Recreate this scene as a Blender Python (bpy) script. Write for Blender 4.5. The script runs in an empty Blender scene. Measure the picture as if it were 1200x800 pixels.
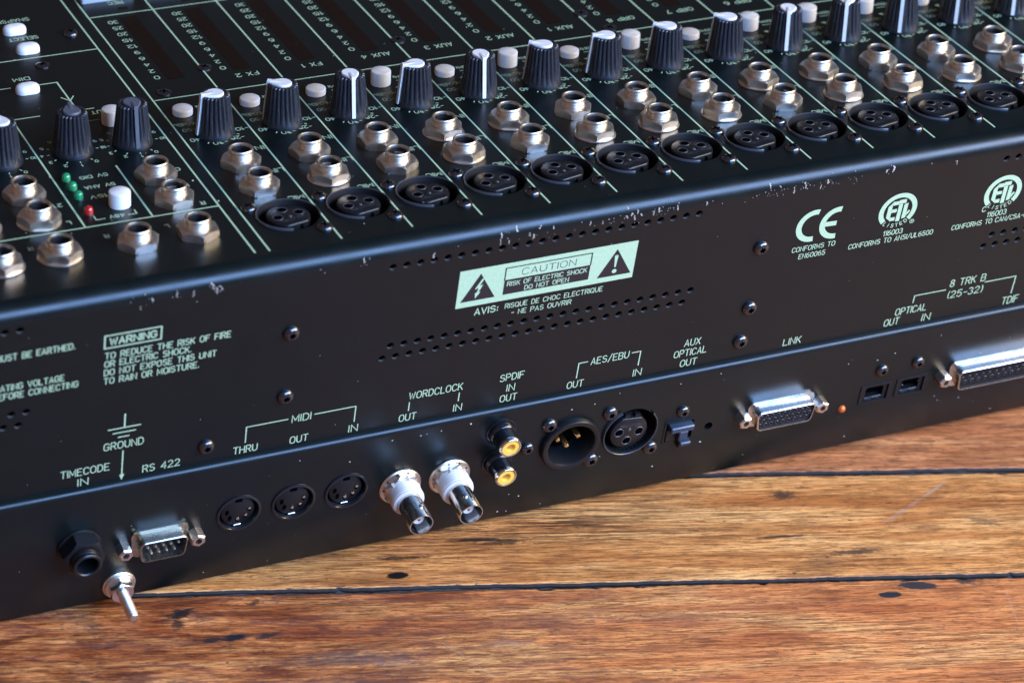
import bpy, math, random
from mathutils import Matrix, Vector
from math import sin, cos, pi, radians, sqrt, atan2
scene = bpy.context.scene
col = scene.collection
MM = 0.001
LIFT = 153.5            # mm from the floor to the front end of the channel lines
A_TOP = -0.1369         # the top panel falls away towards the back of the picture
B_REAR = 0.0608         # the rear panel leans in slightly at its foot

# ------------------------------------------------------------------ camera
R = ((0.9113172, -0.3999825, 0.0975446), (-0.1710652, -0.5833828, -0.7939781), (0.3744832, 0.7068794, -0.6000699))
CAM = (-346.70, -849.18, 657.26 + LIFT)
cam = bpy.data.cameras.new('camera'); cam_o = bpy.data.objects.new('camera', cam); col.objects.link(cam_o)
cam.sensor_width = 36; cam.lens = 36 * 3635.275 / 1200
cam_o.matrix_world = Matrix(((R[0][0], -R[1][0], -R[2][0], CAM[0]*MM), (R[0][1], -R[1][1], -R[2][1], CAM[1]*MM),
                             (R[0][2], -R[1][2], -R[2][2], CAM[2]*MM), (0, 0, 0, 1)))
cam.clip_start = 0.05; cam.clip_end = 50
cam.dof.use_dof = True; cam.dof.aperture_fstop = 11
_f = Vector((195, -8, 108.0)) - Vector(CAM)
cam.dof.focus_distance = sum(_f[i]*R[2][i] for i in range(3)) * MM
scene.camera = cam_o

# ------------------------------------------------------------------ room light
W = bpy.data.worlds.new('World'); scene.world = W; W.use_nodes = True
wn = W.node_tree.nodes; wl = W.node_tree.links
bg = wn['Background']
tc = wn.new('ShaderNodeTexCoord'); sp = wn.new('ShaderNodeSeparateXYZ'); wl.new(tc.outputs['Generated'], sp.inputs[0])
mx = wn.new('ShaderNodeMix'); mx.data_type = 'RGBA'
mr = wn.new('ShaderNodeMapRange'); mr.inputs[1].default_value = -0.9; mr.inputs[2].default_value = 0.7
wl.new(sp.outputs['X'], mr.inputs[0]); wl.new(mr.outputs[0], mx.inputs[0])
mx.inputs[6].default_value = (0.36, 0.185, 0.09, 1)      # timber walls on the left
mx.inputs[7].default_value = (0.085, 0.105, 0.14, 1)      # cooler wall on the window side
nz = wn.new('ShaderNodeTexNoise'); nz.inputs['Scale'].default_value = 2.6; nz.inputs['Detail'].default_value = 3
wl.new(tc.outputs['Generated'], nz.inputs['Vector'])
m2 = wn.new('ShaderNodeMapRange'); m2.inputs[1].default_value = 0.35; m2.inputs[2].default_value = 0.65; m2.inputs[3].default_value = 0.35; m2.inputs[4].default_value = 1.5
wl.new(nz.outputs[0], m2.inputs[0])
ml = wn.new('ShaderNodeVectorMath'); ml.operation = 'SCALE'
wl.new(mx.outputs[2], ml.inputs[0]); wl.new(m2.outputs[0], ml.inputs['Scale']); wl.new(ml.outputs[0], bg.inputs[0])
bg.inputs[1].default_value = 0.62

def area(name, target, direction, dist, sx, sy, power, color):
    l = bpy.data.lights.new(name, 'AREA'); l.shape = 'RECTANGLE'; l.size = sx; l.size_y = sy; l.energy = power; l.color = color
    o = bpy.data.objects.new(name, l); col.objects.link(o)
    d = Vector(direction).normalized()
    o.location = Vector(target) + d*dist
    ax = Vector((0, 0, 1)).cross(d).normalized(); ay = d.cross(ax)
    o.matrix_world = Matrix(((ax.x, ay.x, d.x, o.location.x), (ax.y, ay.y, d.y, o.location.y), (ax.z, ay.z, d.z, o.location.z), (0, 0, 0, 1)))
    return o
area('window_light', (0.14, 0.0, 0.1), (0.36, -0.715, 0.62), 2.3, 2.1, 1.0, 185, (0.27, 0.50, 1.0))
area('warm_right_light', (0.1, 0, 0.1), (0.84, -0.40, 0.46), 2.2, 1.2, 1.0, 71, (1.0, 0.80, 0.50))  # unseen source on the right, tinted warm to balance the blue window

scene.view_settings.view_transform = 'Standard'; scene.view_settings.look = 'None'
scene.view_settings.exposure = 0.0; scene.view_settings.gamma = 1.0

# ------------------------------------------------------------------ materials
def mat(name, base, rough=0.5, metal=0.0, spec=0.5, coat=0.0, var=0.0, vscale=300, bump=0.0, bscale=1200, trans=0.0):
    m = bpy.data.materials.new(name); m.use_nodes = True
    n = m.node_tree.nodes; l = m.node_tree.links; p = n['Principled BSDF']
    p.inputs['Base Color'].default_value = (*base, 1); p.inputs['Roughness'].default_value = rough
    p.inputs['Metallic'].default_value = metal; p.inputs['Specular IOR Level'].default_value = spec
    p.inputs['Coat Weight'].default_value = coat; p.inputs['Coat Roughness'].default_value = 0.15
    p.inputs['Transmission Weight'].default_value = trans
    tc = n.new('ShaderNodeTexCoord')
    if var:
        z = n.new('ShaderNodeTexNoise'); z.inputs['Scale'].default_value = vscale; z.inputs['Detail'].default_value = 5
        l.new(tc.outputs['Object'], z.inputs['Vector'])
        a = n.new('ShaderNodeMapRange'); a.inputs[1].default_value = 0.3; a.inputs[2].default_value = 0.7
        a.inputs[3].default_value = max(0.03, rough - var); a.inputs[4].default_value = min(1, rough + var)
        l.new(z.outputs[0], a.inputs[0]); l.new(a.outputs[0], p.inputs['Roughness'])
        b = n.new('ShaderNodeMix'); b.data_type = 'RGBA'
        b.inputs[6].default_value = (*[c*0.8 for c in base], 1); b.inputs[7].default_value = (*[min(1, c*1.15) for c in base], 1)
        l.new(z.outputs[0], b.inputs[0]); l.new(b.outputs[2], p.inputs['Base Color'])
    if bump:
        z2 = n.new('ShaderNodeTexNoise'); z2.inputs['Scale'].default_value = bscale; z2.inputs['Detail'].default_value = 3
        l.new(tc.outputs['Object'], z2.inputs['Vector'])
        bp = n.new('ShaderNodeBump'); bp.inputs['Strength'].default_value = bump; bp.inputs['Distance'].default_value = 0.0002
        l.new(z2.outputs[0], bp.inputs['Height']); l.new(bp.outputs[0], p.inputs['Normal'])
    return m
M = dict(
    panel=mat('black_powder_coat', (0.0020, 0.0050, 0.0052), 0.33, spec=0.34, var=0.05, vscale=60, bump=0.07, bscale=2600),
    ink=mat('mint_ink', (0.41, 0.56, 0.345), 0.5, var=0.06, vscale=900),
    blackink=mat('black_ink', (0.012, 0.011, 0.013), 0.45),
    knob=mat('black_knob_plastic', (0.011, 0.0125, 0.017), 0.34, spec=0.5, bump=0.1, bscale=1500),
    cream=mat('white_pointer_plastic', (0.68, 0.66, 0.63), 0.42, var=0.05, vscale=400),
    greycap=mat('grey_pointer_plastic', (0.075, 0.082, 0.10), 0.4),
    button=mat('pale_grey_button', (0.76, 0.74, 0.70), 0.42, var=0.05, vscale=200),
    nickel=mat('nickel_plate', (0.70, 0.63, 0.545), 0.38, metal=1, var=0.07, vscale=250),
    chrome=mat('bright_chrome', (0.66, 0.65, 0.63), 0.19, metal=1, var=0.08, vscale=500),
    dsub=mat('tin_plated_shell', (0.66, 0.66, 0.65), 0.25, metal=1, var=0.04, vscale=200),
    tarnish=mat('tarnished_shell', (0.44, 0.41, 0.34), 0.34, metal=1, var=0.10, vscale=900),
    brass=mat('gold_pin', (0.85, 0.60, 0.25), 0.25, metal=1),
    black=mat('black_plastic', (0.0060, 0.0065, 0.0075), 0.36, spec=0.35, bump=0.06, bscale=1400),
    gloss=mat('shiny_black_plastic', (0.008, 0.009, 0.011), 0.16),
    bore=mat('dark_metal_bore', (0.09, 0.085, 0.08), 0.45, metal=1),
    dark=mat('dark_void', (0.0015, 0.0015, 0.0015), 0.9, spec=0.0),
    screw=mat('black_zinc_screw', (0.10, 0.10, 0.11), 0.22, metal=0.9, var=0.08, vscale=900),
    white=mat('white_nylon', (0.56, 0.51, 0.46), 0.40, var=0.05, vscale=300),
    yellow=mat('yellow_insulator', (0.85, 0.50, 0.07), 0.40),
    green=mat('green_led_lens', (0.01, 0.22, 0.075), 0.12, coat=0.5),
    red=mat('red_led_lens', (0.38, 0.012, 0.012), 0.12, coat=0.5),
    amber=mat('amber_led_lens', (0.50, 0.095, 0.010), 0.25, coat=0.4),
    lens=mat('dark_meter_window', (0.0095, 0.0038, 0.0020), 0.6, spec=0.12),
    blue=mat('blue_grey_dust_cap', (0.022, 0.034, 0.055), 0.36),
    key=mat('pale_key_cap', (0.30, 0.36, 0.40), 0.35),
    rubber=mat('rubber', (0.012, 0.012, 0.012), 0.8),
    bare=mat('bare_scuffed_metal', (0.34, 0.30, 0.26), 0.6),
    dust=mat('pale_dust', (0.50, 0.44, 0.37), 0.9),
    emboss=mat('lit_rim_plastic', (0.045, 0.045, 0.05), 0.25),  # lighter than the other black plastic, painting light caught on rims and lettering
    wall=mat('punched_edge', (0.070, 0.064, 0.060), 0.5),
    insert=mat('matt_black_insert', (0.006, 0.006, 0.007), 0.6, spec=0.2),
    edge=mat('dirty_board_edge', (0.045, 0.036, 0.031), 0.95, spec=.05, bump=.8, bscale=900),
)
# ------------------------------------------------------------------ mesh builder (millimetres, local frames)
class MB:
    def __init__(s): s.v = []; s.f = []; s.m = []; s.sm = []; s.mats = []; s.mi = 0; s.k = 0; s.z0 = .03
    def use(s, name):
        if name not in s.mats: s.mats.append(name)
        s.mi = s.mats.index(name); return s
    def face(s, idx, smooth=False): s.f.append(idx); s.m.append(s.mi); s.sm.append(smooth)
    def add(s, vs, fs, smooth=False):
        o = len(s.v); s.v += [tuple(v) for v in vs]
        for f in fs: s.face([i + o for i in f], smooth)
    def lathe(s, prof, n=32, at=(0, 0, 0), smooth=True, ph=0.0, a0=0.0, a1=2*pi, rfun=None):
        o = len(s.v); full = abs(a1 - a0 - 2*pi) < 1e-6; c = n if full else n + 1
        for r, z in prof:
            for i in range(c):
                t = ph + a0 + (a1 - a0)*i/n
                q = r if rfun is None else rfun(r, z, t, i)
                s.v.append((at[0] + q*cos(t), at[1] + q*sin(t), at[2] + z))
        for j in range(len(prof) - 1):
            for i in range(n):
                i2 = (i + 1) % c
                s.face([o + j*c + i, o + j*c + i2, o + (j+1)*c + i2, o + (j+1)*c + i], smooth)
        return s
    def prism(s, poly, z0, z1, smooth=False, cap0=False, cap1=True, top=None):
        n = len(poly); o = len(s.v); tp = top or poly
        s.v += [(x, y, z0) for x, y in poly] + [(x, y, z1) for x, y in tp]
        for i in range(n): s.face([o + i, o + (i+1) % n, o + n + (i+1) % n, o + n + i], smooth)
        if cap1: s.face([o + n + i for i in range(n)])
        if cap0: s.face([o + i for i in reversed(range(n))])
        return s
    def box(s, x0, x1, y0, y1, z0, z1, bev=0.0):
        if bev:
            s.prism(rrect((x0+x1)/2, (y0+y1)/2, x1-x0, y1-y0, bev, 3), z0, z1 - bev, cap0=True, cap1=False)
            s.prism(rrect((x0+x1)/2, (y0+y1)/2, x1-x0, y1-y0, bev, 3), z1 - bev, z1, top=rrect((x0+x1)/2, (y0+y1)/2, x1-x0-2*bev*.8, y1-y0-2*bev*.8, bev*.5, 3))
        else: s.prism([(x0, y0), (x1, y0), (x1, y1), (x0, y1)], z0, z1, cap0=True)
        return s
    def sheet(s, poly, z): s.add([(x, y, z) for x, y in poly], [list(range(len(poly)))]); return s
    def ribbon(s, pts, w, z=None):
        if z is None: z = s.z0 + 0.012*(s.k % 7); s.k += 1
        P = [Vector(p) for p in pts]
        closed = (P[0] - P[-1]).length < 1e-6 and len(P) > 2
        if closed: P = P[:-1]
        n = len(P); L = []; Rr = []
        for i in range(n):
            a = P[i-1] if (i or closed) else None; b = P[(i+1) % n] if (i < n-1 or closed) else None
            d1 = (P[i] - a).normalized() if a is not None else None
            d2 = (b - P[i]).normalized() if b is not None else None
            if d1 is None: d1 = d2
            if d2 is None: d2 = d1
            n1 = Vector((-d1.y, d1.x)); n2 = Vector((-d2.y, d2.x)); m = n1 + n2
            m = n1 if m.length < 1e-4 else m.normalized()
            k = w/2/max(0.45, m.dot(n1))
            e = Vector((0, 0))
            if not closed and i == 0: e = -d2*w*0.35
            if not closed and i == n-1: e = d1*w*0.35
            L.append(P[i] + e + m*k); Rr.append(P[i] + e - m*k)
        o = len(s.v)
        s.v += [(q.x, q.y, z) for q in L] + [(q.x, q.y, z) for q in Rr]
        for i in range(n if closed else n-1):
            j = (i+1) % n
            s.face([o + n + i, o + n + j, o + j, o + i])
        return s
    def build(s, name, parent, mtx, data=None):
        me = data or s.mesh(name)
        return put(name, me, parent, mtx)
    def mesh(s, name):
        me = bpy.data.meshes.new(name)
        me.from_pydata([(x*MM, y*MM, z*MM) for x, y, z in s.v], [], s.f)
        for k in s.mats: me.materials.append(M[k])
        me.polygons.foreach_set('material_index', s.m); me.polygons.foreach_set('use_smooth', s.sm)
        me.set_sharp_from_angle(angle=radians(38))
        me.update(); return me
WORLD = {}
def put(name, me, parent, mtx):
    o = bpy.data.objects.new(name, me); col.objects.link(o)
    pm = WORLD[parent.name] if parent else Matrix()
    o.parent = parent; o.matrix_local = pm.inverted() @ mtx
    WORLD[o.name] = mtx.copy(); return o
def rrect(cx, cy, w, h, r, n=5):
    out = []
    for (sx, sy, a) in ((1, -1, -pi/2), (1, 1, 0), (-1, 1, pi/2), (-1, -1, pi)):
        for i in range(n + 1):
            t = a + pi/2*i/n
            out.append((cx + sx*(w/2 - r) + r*cos(t), cy + sy*(h/2 - r) + r*sin(t)))
    return out
def circ(cx, cy, r, n=24, ph=0): return [(cx + r*cos(ph + 2*pi*i/n), cy + r*sin(ph + 2*pi*i/n)) for i in range(n)]
def hexa(r, ph=0): return circ(0, 0, r, 6, ph)

# frames
def frame(origin, x, y, z):
    return Matrix(((x[0], y[0], z[0], origin[0]*MM), (x[1], y[1], z[1], origin[1]*MM), (x[2], y[2], z[2], origin[2]*MM), (0, 0, 0, 1)))
ca, sa, cb, sb = cos(A_TOP), sin(A_TOP), cos(B_REAR), sin(B_REAR)
NT = Vector((0, -sa, ca)); NR = Vector((0, -cb, -sb)); UR = Vector((0, -sb, cb)); DT = Vector((0, ca, sa))
O_TOP = Vector((0, 0, LIFT)); O_REAR = Vector((0, -10, LIFT)); O_STRIP = O_REAR + 2.5*NR
F_TOP = frame(O_TOP, (1, 0, 0), DT, NT); F_REAR = frame(O_REAR, (1, 0, 0), UR, NR); F_STRIP = frame(O_STRIP, (1, 0, 0), UR, NR)
def at(F, x, y, z=0, rz=0.0): return F @ Matrix.Translation((x*MM, y*MM, z*MM)) @ Matrix.Rotation(rz, 4, 'Z')

# ------------------------------------------------------------------ stroke lettering
def arc(cx, cy, rx, ry, a0, a1, n=9): return [(cx + rx*cos(radians(a0 + (a1-a0)*i/n)), cy + ry*sin(radians(a0 + (a1-a0)*i/n))) for i in range(n+1)]
G = {
 'A': [[(0, 0), (2, 6), (4, 0)], [(.7, 1.9), (3.3, 1.9)]],
 'B': [[(0, 3.1), (2.4, 3.1)] + arc(2.4, 4.55, 1.4, 1.45, -90, 90) + [(0, 6), (0, 0), (2.4, 0)] + arc(2.4, 1.55, 1.6, 1.55, -90, 90)],
 'C': [arc(2.1, 4, 2.1, 2, 25, 180) + arc(2.1, 2, 2.1, 2, 180, 335)],
 'D': [[(0, 0), (0, 6), (1.6, 6)] + arc(1.6, 3.6, 2.3, 2.4, 90, 0) + arc(1.6, 2.4, 2.3, 2.4, 0, -90) + [(0, 0)]],
 'E': [[(3.6, 6), (0, 6), (0, 0), (3.6, 0)], [(0, 3.1), (2.8, 3.1)]],
 'F': [[(3.6, 6), (0, 6), (0, 0)], [(0, 3.1), (2.8, 3.1)]],
 'G': [arc(2.1, 4, 2.1, 2, 25, 180) + arc(2.1, 2, 2.1, 2, 180, 360) + [(4.2, 2.8), (2.5, 2.8)]],
 'H': [[(0, 0), (0, 6)], [(4, 0), (4, 6)], [(0, 3.1), (4, 3.1)]],
 'I': [[(0, 0), (0, 6)]],
 'J': [[(3, 6), (3, 1.6)] + arc(1.5, 1.6, 1.5, 1.6, 0, -180)],
 'K': [[(0, 0), (0, 6)], [(3.8, 6), (0, 2.4)], [(1.4, 3.7), (3.9, 0)]],
 'L': [[(0, 6), (0, 0), (3.4, 0)]],
 'M': [[(0, 0), (0, 6), (2.3, 1.5), (4.6, 6), (4.6, 0)]],
 'N': [[(0, 0), (0, 6), (4, 0), (4, 6)]],
 'O': [arc(2.1, 4, 2.1, 2, 0, 180) + arc(2.1, 2, 2.1, 2, 180, 360) + [(4.2, 4)]],
 'P': [[(0, 0), (0, 6), (2.3, 6)] + arc(2.3, 4.4, 1.6, 1.6, 90, -90) + [(0, 2.8)]],
 'Q': [arc(2.1, 4, 2.1, 2, 0, 180) + arc(2.1, 2, 2.1, 2, 180, 360) + [(4.2, 4)], [(2.6, 1.5), (4.2, -.3)]],
 'R': [[(0, 0), (0, 6), (2.3, 6)] + arc(2.3, 4.5, 1.6, 1.5, 90, -90) + [(0, 3)], [(2, 3), (3.9, 0)]],
 'S': [arc(2, 4.55, 1.75, 1.45, 25, 250) + arc(2, 1.6, 1.95, 1.6, 75, -155)],
 'T': [[(0, 6), (4, 6)], [(2, 6), (2, 0)]],
 'U': [[(0, 6), (0, 2)] + arc(2, 2, 2, 2, 180, 360) + [(4, 6)]],
 'V': [[(0, 6), (2, 0), (4, 6)]],
 'W': [[(0, 6), (1.3, 0), (2.6, 5), (3.9, 0), (5.2, 6)]],
 'X': [[(0, 0), (4, 6)], [(0, 6), (4, 0)]],
 'Y': [[(0, 6), (2, 3), (4, 6)], [(2, 3), (2, 0)]],
 'Z': [[(0, 6), (4, 6), (0, 0), (4, 0)]],
 '0': [arc(1.9, 4, 1.9, 2, 0, 180) + arc(1.9, 2, 1.9, 2, 180, 360) + [(3.8, 4)]],
 '1': [[(0, 4.6), (1.3, 6), (1.3, 0)]],
 '2': [arc(1.9, 4.3, 1.8, 1.7, 160, -30) + [(0, 0), (3.9, 0)]],
 '3': [arc(1.8, 4.5, 1.6, 1.5, 150, -80) + arc(1.8, 1.6, 1.9, 1.6, 80, -155)],
 '4': [[(3, 0), (3, 6), (0, 1.8), (4, 1.8)]],
 '5': [[(3.5, 6), (.5, 6), (.3, 3.3)] + arc(1.8, 1.9, 1.95, 1.9, 125, -155)],
 '6': [[(3, 6)] + arc(2, 2.6, 2, 3.2, 120, 180) + arc(2, 1.9, 2, 1.9, 180, 520)],
 '8': [arc(1.9, 4.55, 1.55, 1.45, -90, 270), arc(1.9, 1.55, 1.9, 1.55, 90, 450)],
 '9': [[(1, 0)] + arc(2, 3.4, 2, 3.2, -60, 0) + arc(2, 4.1, 2, 1.9, 0, 340)],
 '-': [[(.3, 3), (2.9, 3)]], '.': [[(.3, 0), (.3, .5)]], ':': [[(.3, .8), (.3, 1.5)], [(.3, 3.6), (.3, 4.3)]],
 '/': [[(0, -.6), (3.2, 6.6)]], '(': [arc(2.4, 3, 2, 4.2, 130, 230)], ')': [arc(-.8, 3, 2, 4.2, 50, -50)],
 '+': [[(0, 3), (3.4, 3)], [(1.7, 1.3), (1.7, 4.7)]], '±': [[(0, 3.8), (3.4, 3.8)], [(1.7, 2.2), (1.7, 5.4)], [(0, .5), (3.4, .5)]],
 'u': [[(0, 3.8), (0, 1.4)] + arc(1.4, 1.4, 1.4, 1.4, 180, 360) + [(2.8, 3.8), (2.8, 0)]],
 'd': [[(2.8, 6), (2.8, 0)], arc(1.4, 1.9, 1.4, 1.9, 10, 350)],
 'z': [[(0, 3.8), (2.6, 3.8), (0, 0), (2.7, 0)]],
}
G['7'] = [[(0, 6), (3.8, 6), (1.4, 0)]]
def gw(ch): return 2.4 if ch == ' ' else max(p[0] for st in G[ch] for p in st)
def txt(mb, s, x0, x1, base, cap, stroke=None, rot=False, anchor=None):
    """lettering between x0 and x1 on baseline 'base'; rot: turned half a turn, read from the far side"""
    gap = 1.55; w = sum(gw(c) for c in s) + gap*(len(s) - 1)
    k = cap/6; kx = (x1 - x0)/w if x1 is not None else k
    if x1 is None:
        x0 = x0 - w*k/2; x1 = x0 + w*k
    st = stroke or cap*0.135; x = 0
    for ch in s:
        if ch != ' ':
            for line in G[ch]:
                pts = [((x + px)*kx, py*k) for px, py in line]
                pts = [(x1 - a, base - b) if rot else (x0 + a, base + b) for a, b in pts]
                mb.ribbon(pts, st)
        x += gw(ch) + gap
# ------------------------------------------------------------------ floor (old boards, seen at the bottom right)
E_X = Vector((0.9637, -0.2670, 0)); E_Y = Vector((0.2670, 0.9637, 0)); F_O = Vector((0, -14.2, 0))
F_FLOOR = frame(F_O, E_X, E_Y, (0, 0, 1))
def fl(x, y):
    d = Vector((x, y, 0)) - F_O; return d.dot(E_X), d.dot(E_Y)
STAINS = [  # world x, y (mm), half length, half width, turn, strength, colour, raggedness
 (-34, -16.5, 5.5, 2.6, 20, .92, (.022, .018, .020), 1.0), (-37, -22, 3.0, 2.2, 60, .8, (.03, .02, .02), 1.0),
 (-18.5, -35.5, 5.2, 2.0, 12, .95, (.020, .021, .028), .7), (-27, -34.2, 4.6, 1.2, 8, .85, (.03, .026, .03), 1.0), (-7, -38.2, 4.6, 1.5, 15, .8, (.03, .028, .03), 1.0),
 (-5, -19, 2.6, 1.2, 40, .7, (.03, .02, .02), .9),
 (54.1, -21.1, 4.4, 1.9, 4, 1.0, (.012, .010, .010), .25), (226, -22.8, 4.4, 2.6, 10, .80, (.045, .032, .028), 1.2),
 (213.6, -46.0, 9.0, .75, 2, .9, (.03, .02, .015), .5), (238, -63.5, 11, 1.5, 3, .75, (.045, .035, .03), .9), (222, -65.4, 8.0, 4.2, 0, .35, (.05, .035, .03), 1.4),
 (252.8, -89.6, 8.0, 2.2, -4, .92, (.045, .044, .05), .35), (239, -91.0, 4.9, 1.7, 0, .95, (.035, .036, .042), .3),
 (273, -91.6, 5.5, 3.0, -25, .85, (.07, .055, .05), 1.1), (273.2, -90.8, 1.8, 2.0, 0, 1.0, (.012, .006, .005), .5),
 (102, -15.0, 8, 1.5, 2, .8, (.03, .022, .016), 1.2), (92, -10.5, 9, 1.1, 0, .85, (.022, .016, .012), .8), (60, -12, 10, 1.0, 2, .8, (.03, .02, .015), 1.0),
 (300, -62.5, 7, 2.0, -20, .5, (.06, .045, .035), 1.3),
 (20, -60, 24, 3.5, 3, .5, (.10, .062, .055), 1.5), (5, -72, 30, 5.0, 0, .45, (.09, .05, .045), 1.5), (95, -62, 26, 2.6, 0, .45, (.12, .05, .035), 1.5),
 (150, -76, 20, 2.6, 0, .4, (.12, .05, .04), 1.5), (80, -70, 8, 2.2, 0, .45, (.14, .095, .08), 1.5), (35, -67, 10, 2.4, 0, .4, (.15, .10, .085), 1.5),
]
SCRATCHES = [(299.4, -34.2, 255.4, -52.2, .55, .55), (297.6, -35.6, 259.0, -52.0, .35, .5), (55.3, -61.2, 61.5, -72.5, .30, .6), (61.5, -72.5, 68.4, -87.3, .25, .5),
             (286.2, -102.4, 279.8, -124.3, .35, .4), (40, -55, 55.3, -61.2, .25, .4), (224, -38, 250, -70, .2, .25), (120, -60, 104, -92, .2, .2)]
def wood(name, tones, streak, mottle, zone=None, seed=0.0, left_falloff=False):
    m = bpy.data.materials.new(name); m.use_nodes = True
    n = m.node_tree.nodes; l = m.node_tree.links; p = n['Principled BSDF']
    tc = n.new('ShaderNodeTexCoord'); s = n.new('ShaderNodeVectorMath'); s.operation = 'SCALE'; s.inputs['Scale'].default_value = 1000
    l.new(tc.outputs['Object'], s.inputs[0]); P = s.outputs[0]
    def mapped(sx, sy, off=0.0):
        q = n.new('ShaderNodeMapping'); q.inputs['Scale'].default_value = (sx, sy, 1); q.inputs['Location'].default_value = (off + seed, off*1.7 + seed*3, seed)
        l.new(P, q.inputs[0]); return q.outputs[0]
    def noise(vec, detail=6, rough=.6, dist=0.0, sc=1.0):
        z = n.new('ShaderNodeTexNoise'); z.inputs['Scale'].default_value = sc; z.inputs['Detail'].default_value = detail
        z.inputs['Roughness'].default_value = rough; z.inputs['Distortion'].default_value = dist; l.new(vec, z.inputs['Vector']); return z.outputs[0]
    def math(op, a, b=None, clamp=False):
        q = n.new('ShaderNodeMath'); q.operation = op; q.use_clamp = clamp
        for i, v in enumerate((a, b)):
            if v is None: continue
            if isinstance(v, (int, float)): q.inputs[i].default_value = v
            else: l.new(v, q.inputs[i])
        return q.outputs[0]
    def rng(v, a, b, c=0.0, d=1.0):
        q = n.new('ShaderNodeMapRange'); q.interpolation_type = 'SMOOTHSTEP'
        for i, x in enumerate((a, b, c, d)): q.inputs[i+1].default_value = x
        l.new(v, q.inputs[0]); return q.outputs[0]
    def mix(fac, a, b, mode='MIX'):
        q = n.new('ShaderNodeMix'); q.data_type = 'RGBA'; q.blend_type = mode
        if isinstance(fac, float): q.inputs[0].default_value = fac
        else: l.new(fac, q.inputs[0])
        for i, c in ((6, a), (7, b)):
            if isinstance(c, tuple): q.inputs[i].default_value = (*c, 1)
            else: l.new(c, q.inputs[i])
        return q.outputs[2]
    big = noise(mapped(.009, .075), 5, .55, .8)
    ramp = n.new('ShaderNodeValToRGB'); e = ramp.color_ramp.elements
    e[0].position = .34; e[0].color = (*tones[0], 1); e[1].position = .64; e[1].color = (*tones[2], 1)
    k = ramp.color_ramp.elements.new(.49); k.color = (*tones[1], 1)
    l.new(big, ramp.inputs[0]); c = ramp.outputs[0]
    band = noise(mapped(.018, .30, 17), 5, .62, .6)                       # broad growth bands
    c = mix(rng(band, .42, .66, 0, .55), c, tuple(x*.50 for x in tones[0]))
    g1 = noise(mapped(.085, 1.25, 7), 9, .76, .2)                        # grain
    c = mix(rng(g1, .495, .565, 0, .80), c, tuple(x*.36 for x in tones[0]))
    g2 = noise(mapped(.17, 2.7, 3), 6, .78, .15)                         # fine pores
    g1b = rng(noise(mapped(.012, .3, 57), 4, .6, .4), .38, .62)
    c = mix(math('MULTIPLY', rng(g2, .535, .60, 0, .85), g1b), c, tuple(x*.22 for x in tones[0]))
    st = noise(mapped(.030, .90, 13), 10, .74, .4)                       # long dark checks
    stm = rng(st, .585, .615, 0, .95)
    if zone:
        sx = n.new('ShaderNodeSeparateXYZ'); l.new(P, sx.inputs[0])
        zz = math('MULTIPLY', rng(sx.outputs[1], zone[0], zone[1]), rng(sx.outputs[0], zone[3], zone[2]))
        st2 = rng(noise(mapped(.026, .95, 21), 10, .76, .35), .495, .535, 0, .90)
        stm = math('MAXIMUM', math('MULTIPLY', stm, streak), math('MULTIPLY', st2, zz))
    else: stm = math('MULTIPLY', stm, streak)
    c = mix(stm, c, (.022, .013, .010))
    g3 = noise(mapped(.034, .62, 91), 9, .74, .5)                       # open grain: fine dark lines that come and go
    g3m = rng(noise(mapped(.012, .09, 97), 4, .6, .5), .36, .60, .25, 1.0)
    c = mix(math('MULTIPLY', rng(g3, .515, .55, 0, .62), g3m), c, tuple(x*.26 for x in tones[0]))
    fl_ = noise(mapped(.16, .75, 71), 6, .7, .5)                        # short dark flecks
    c = mix(rng(fl_, .61, .65, 0, .85), c, (.035, .018, .014))
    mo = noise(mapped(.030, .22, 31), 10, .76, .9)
    sx2 = n.new('ShaderNodeSeparateXYZ'); l.new(P, sx2.inputs[0]); worn = rng(sx2.outputs[0], 220, 0, .5, 1.25)  # mottling weighted to the left, partly painting the weaker light there
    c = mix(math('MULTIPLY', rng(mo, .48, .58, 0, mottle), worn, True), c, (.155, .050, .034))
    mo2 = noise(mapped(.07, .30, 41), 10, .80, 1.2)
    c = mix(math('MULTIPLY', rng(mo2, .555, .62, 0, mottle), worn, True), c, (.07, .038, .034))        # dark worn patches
    mo3 = noise(mapped(.08, .26, 61), 10, .82, 1.6)
    c = mix(rng(mo3, .60, .67, 0, mottle*.8), c, (.30, .22, .20))        # greyed scuffs
    if left_falloff:
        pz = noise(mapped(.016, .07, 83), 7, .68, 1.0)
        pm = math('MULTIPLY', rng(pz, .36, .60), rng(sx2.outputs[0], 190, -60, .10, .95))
        c = mix(pm, c, mix(1.0, c, (.40, .25, .19), 'MULTIPLY'))          # redder, dimmer left end: light falloff painted into the board's colour
    warp = noise(mapped(.30, .75, 5), 9, .78)
    warp = math('MULTIPLY', math('SUBTRACT', warp, .5), 4.2)
    for (x, y, a, b_, turn, stg, cc, rag) in STAINS:
        u, v = fl(x, y)
        q = n.new('ShaderNodeMapping'); q.vector_type = 'TEXTURE'
        q.inputs['Location'].default_value = (u, v, 0); q.inputs['Rotation'].default_value = (0, 0, radians(turn)); q.inputs['Scale'].default_value = (a, b_, 1000)
        l.new(P, q.inputs[0]); ln = n.new('ShaderNodeVectorMath'); ln.operation = 'LENGTH'; l.new(q.outputs[0], ln.inputs[0])
        d = math('ADD', ln.outputs['Value'], math('MULTIPLY', warp, rag))
        soft = .12 if rag < .5 else .45
        c = mix(rng(d, 1 + soft, 1 - soft, 0, min(1, stg*1.05)), c, tuple(q_*.55 for q_ in cc) if max(cc) < .08 else cc)
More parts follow.
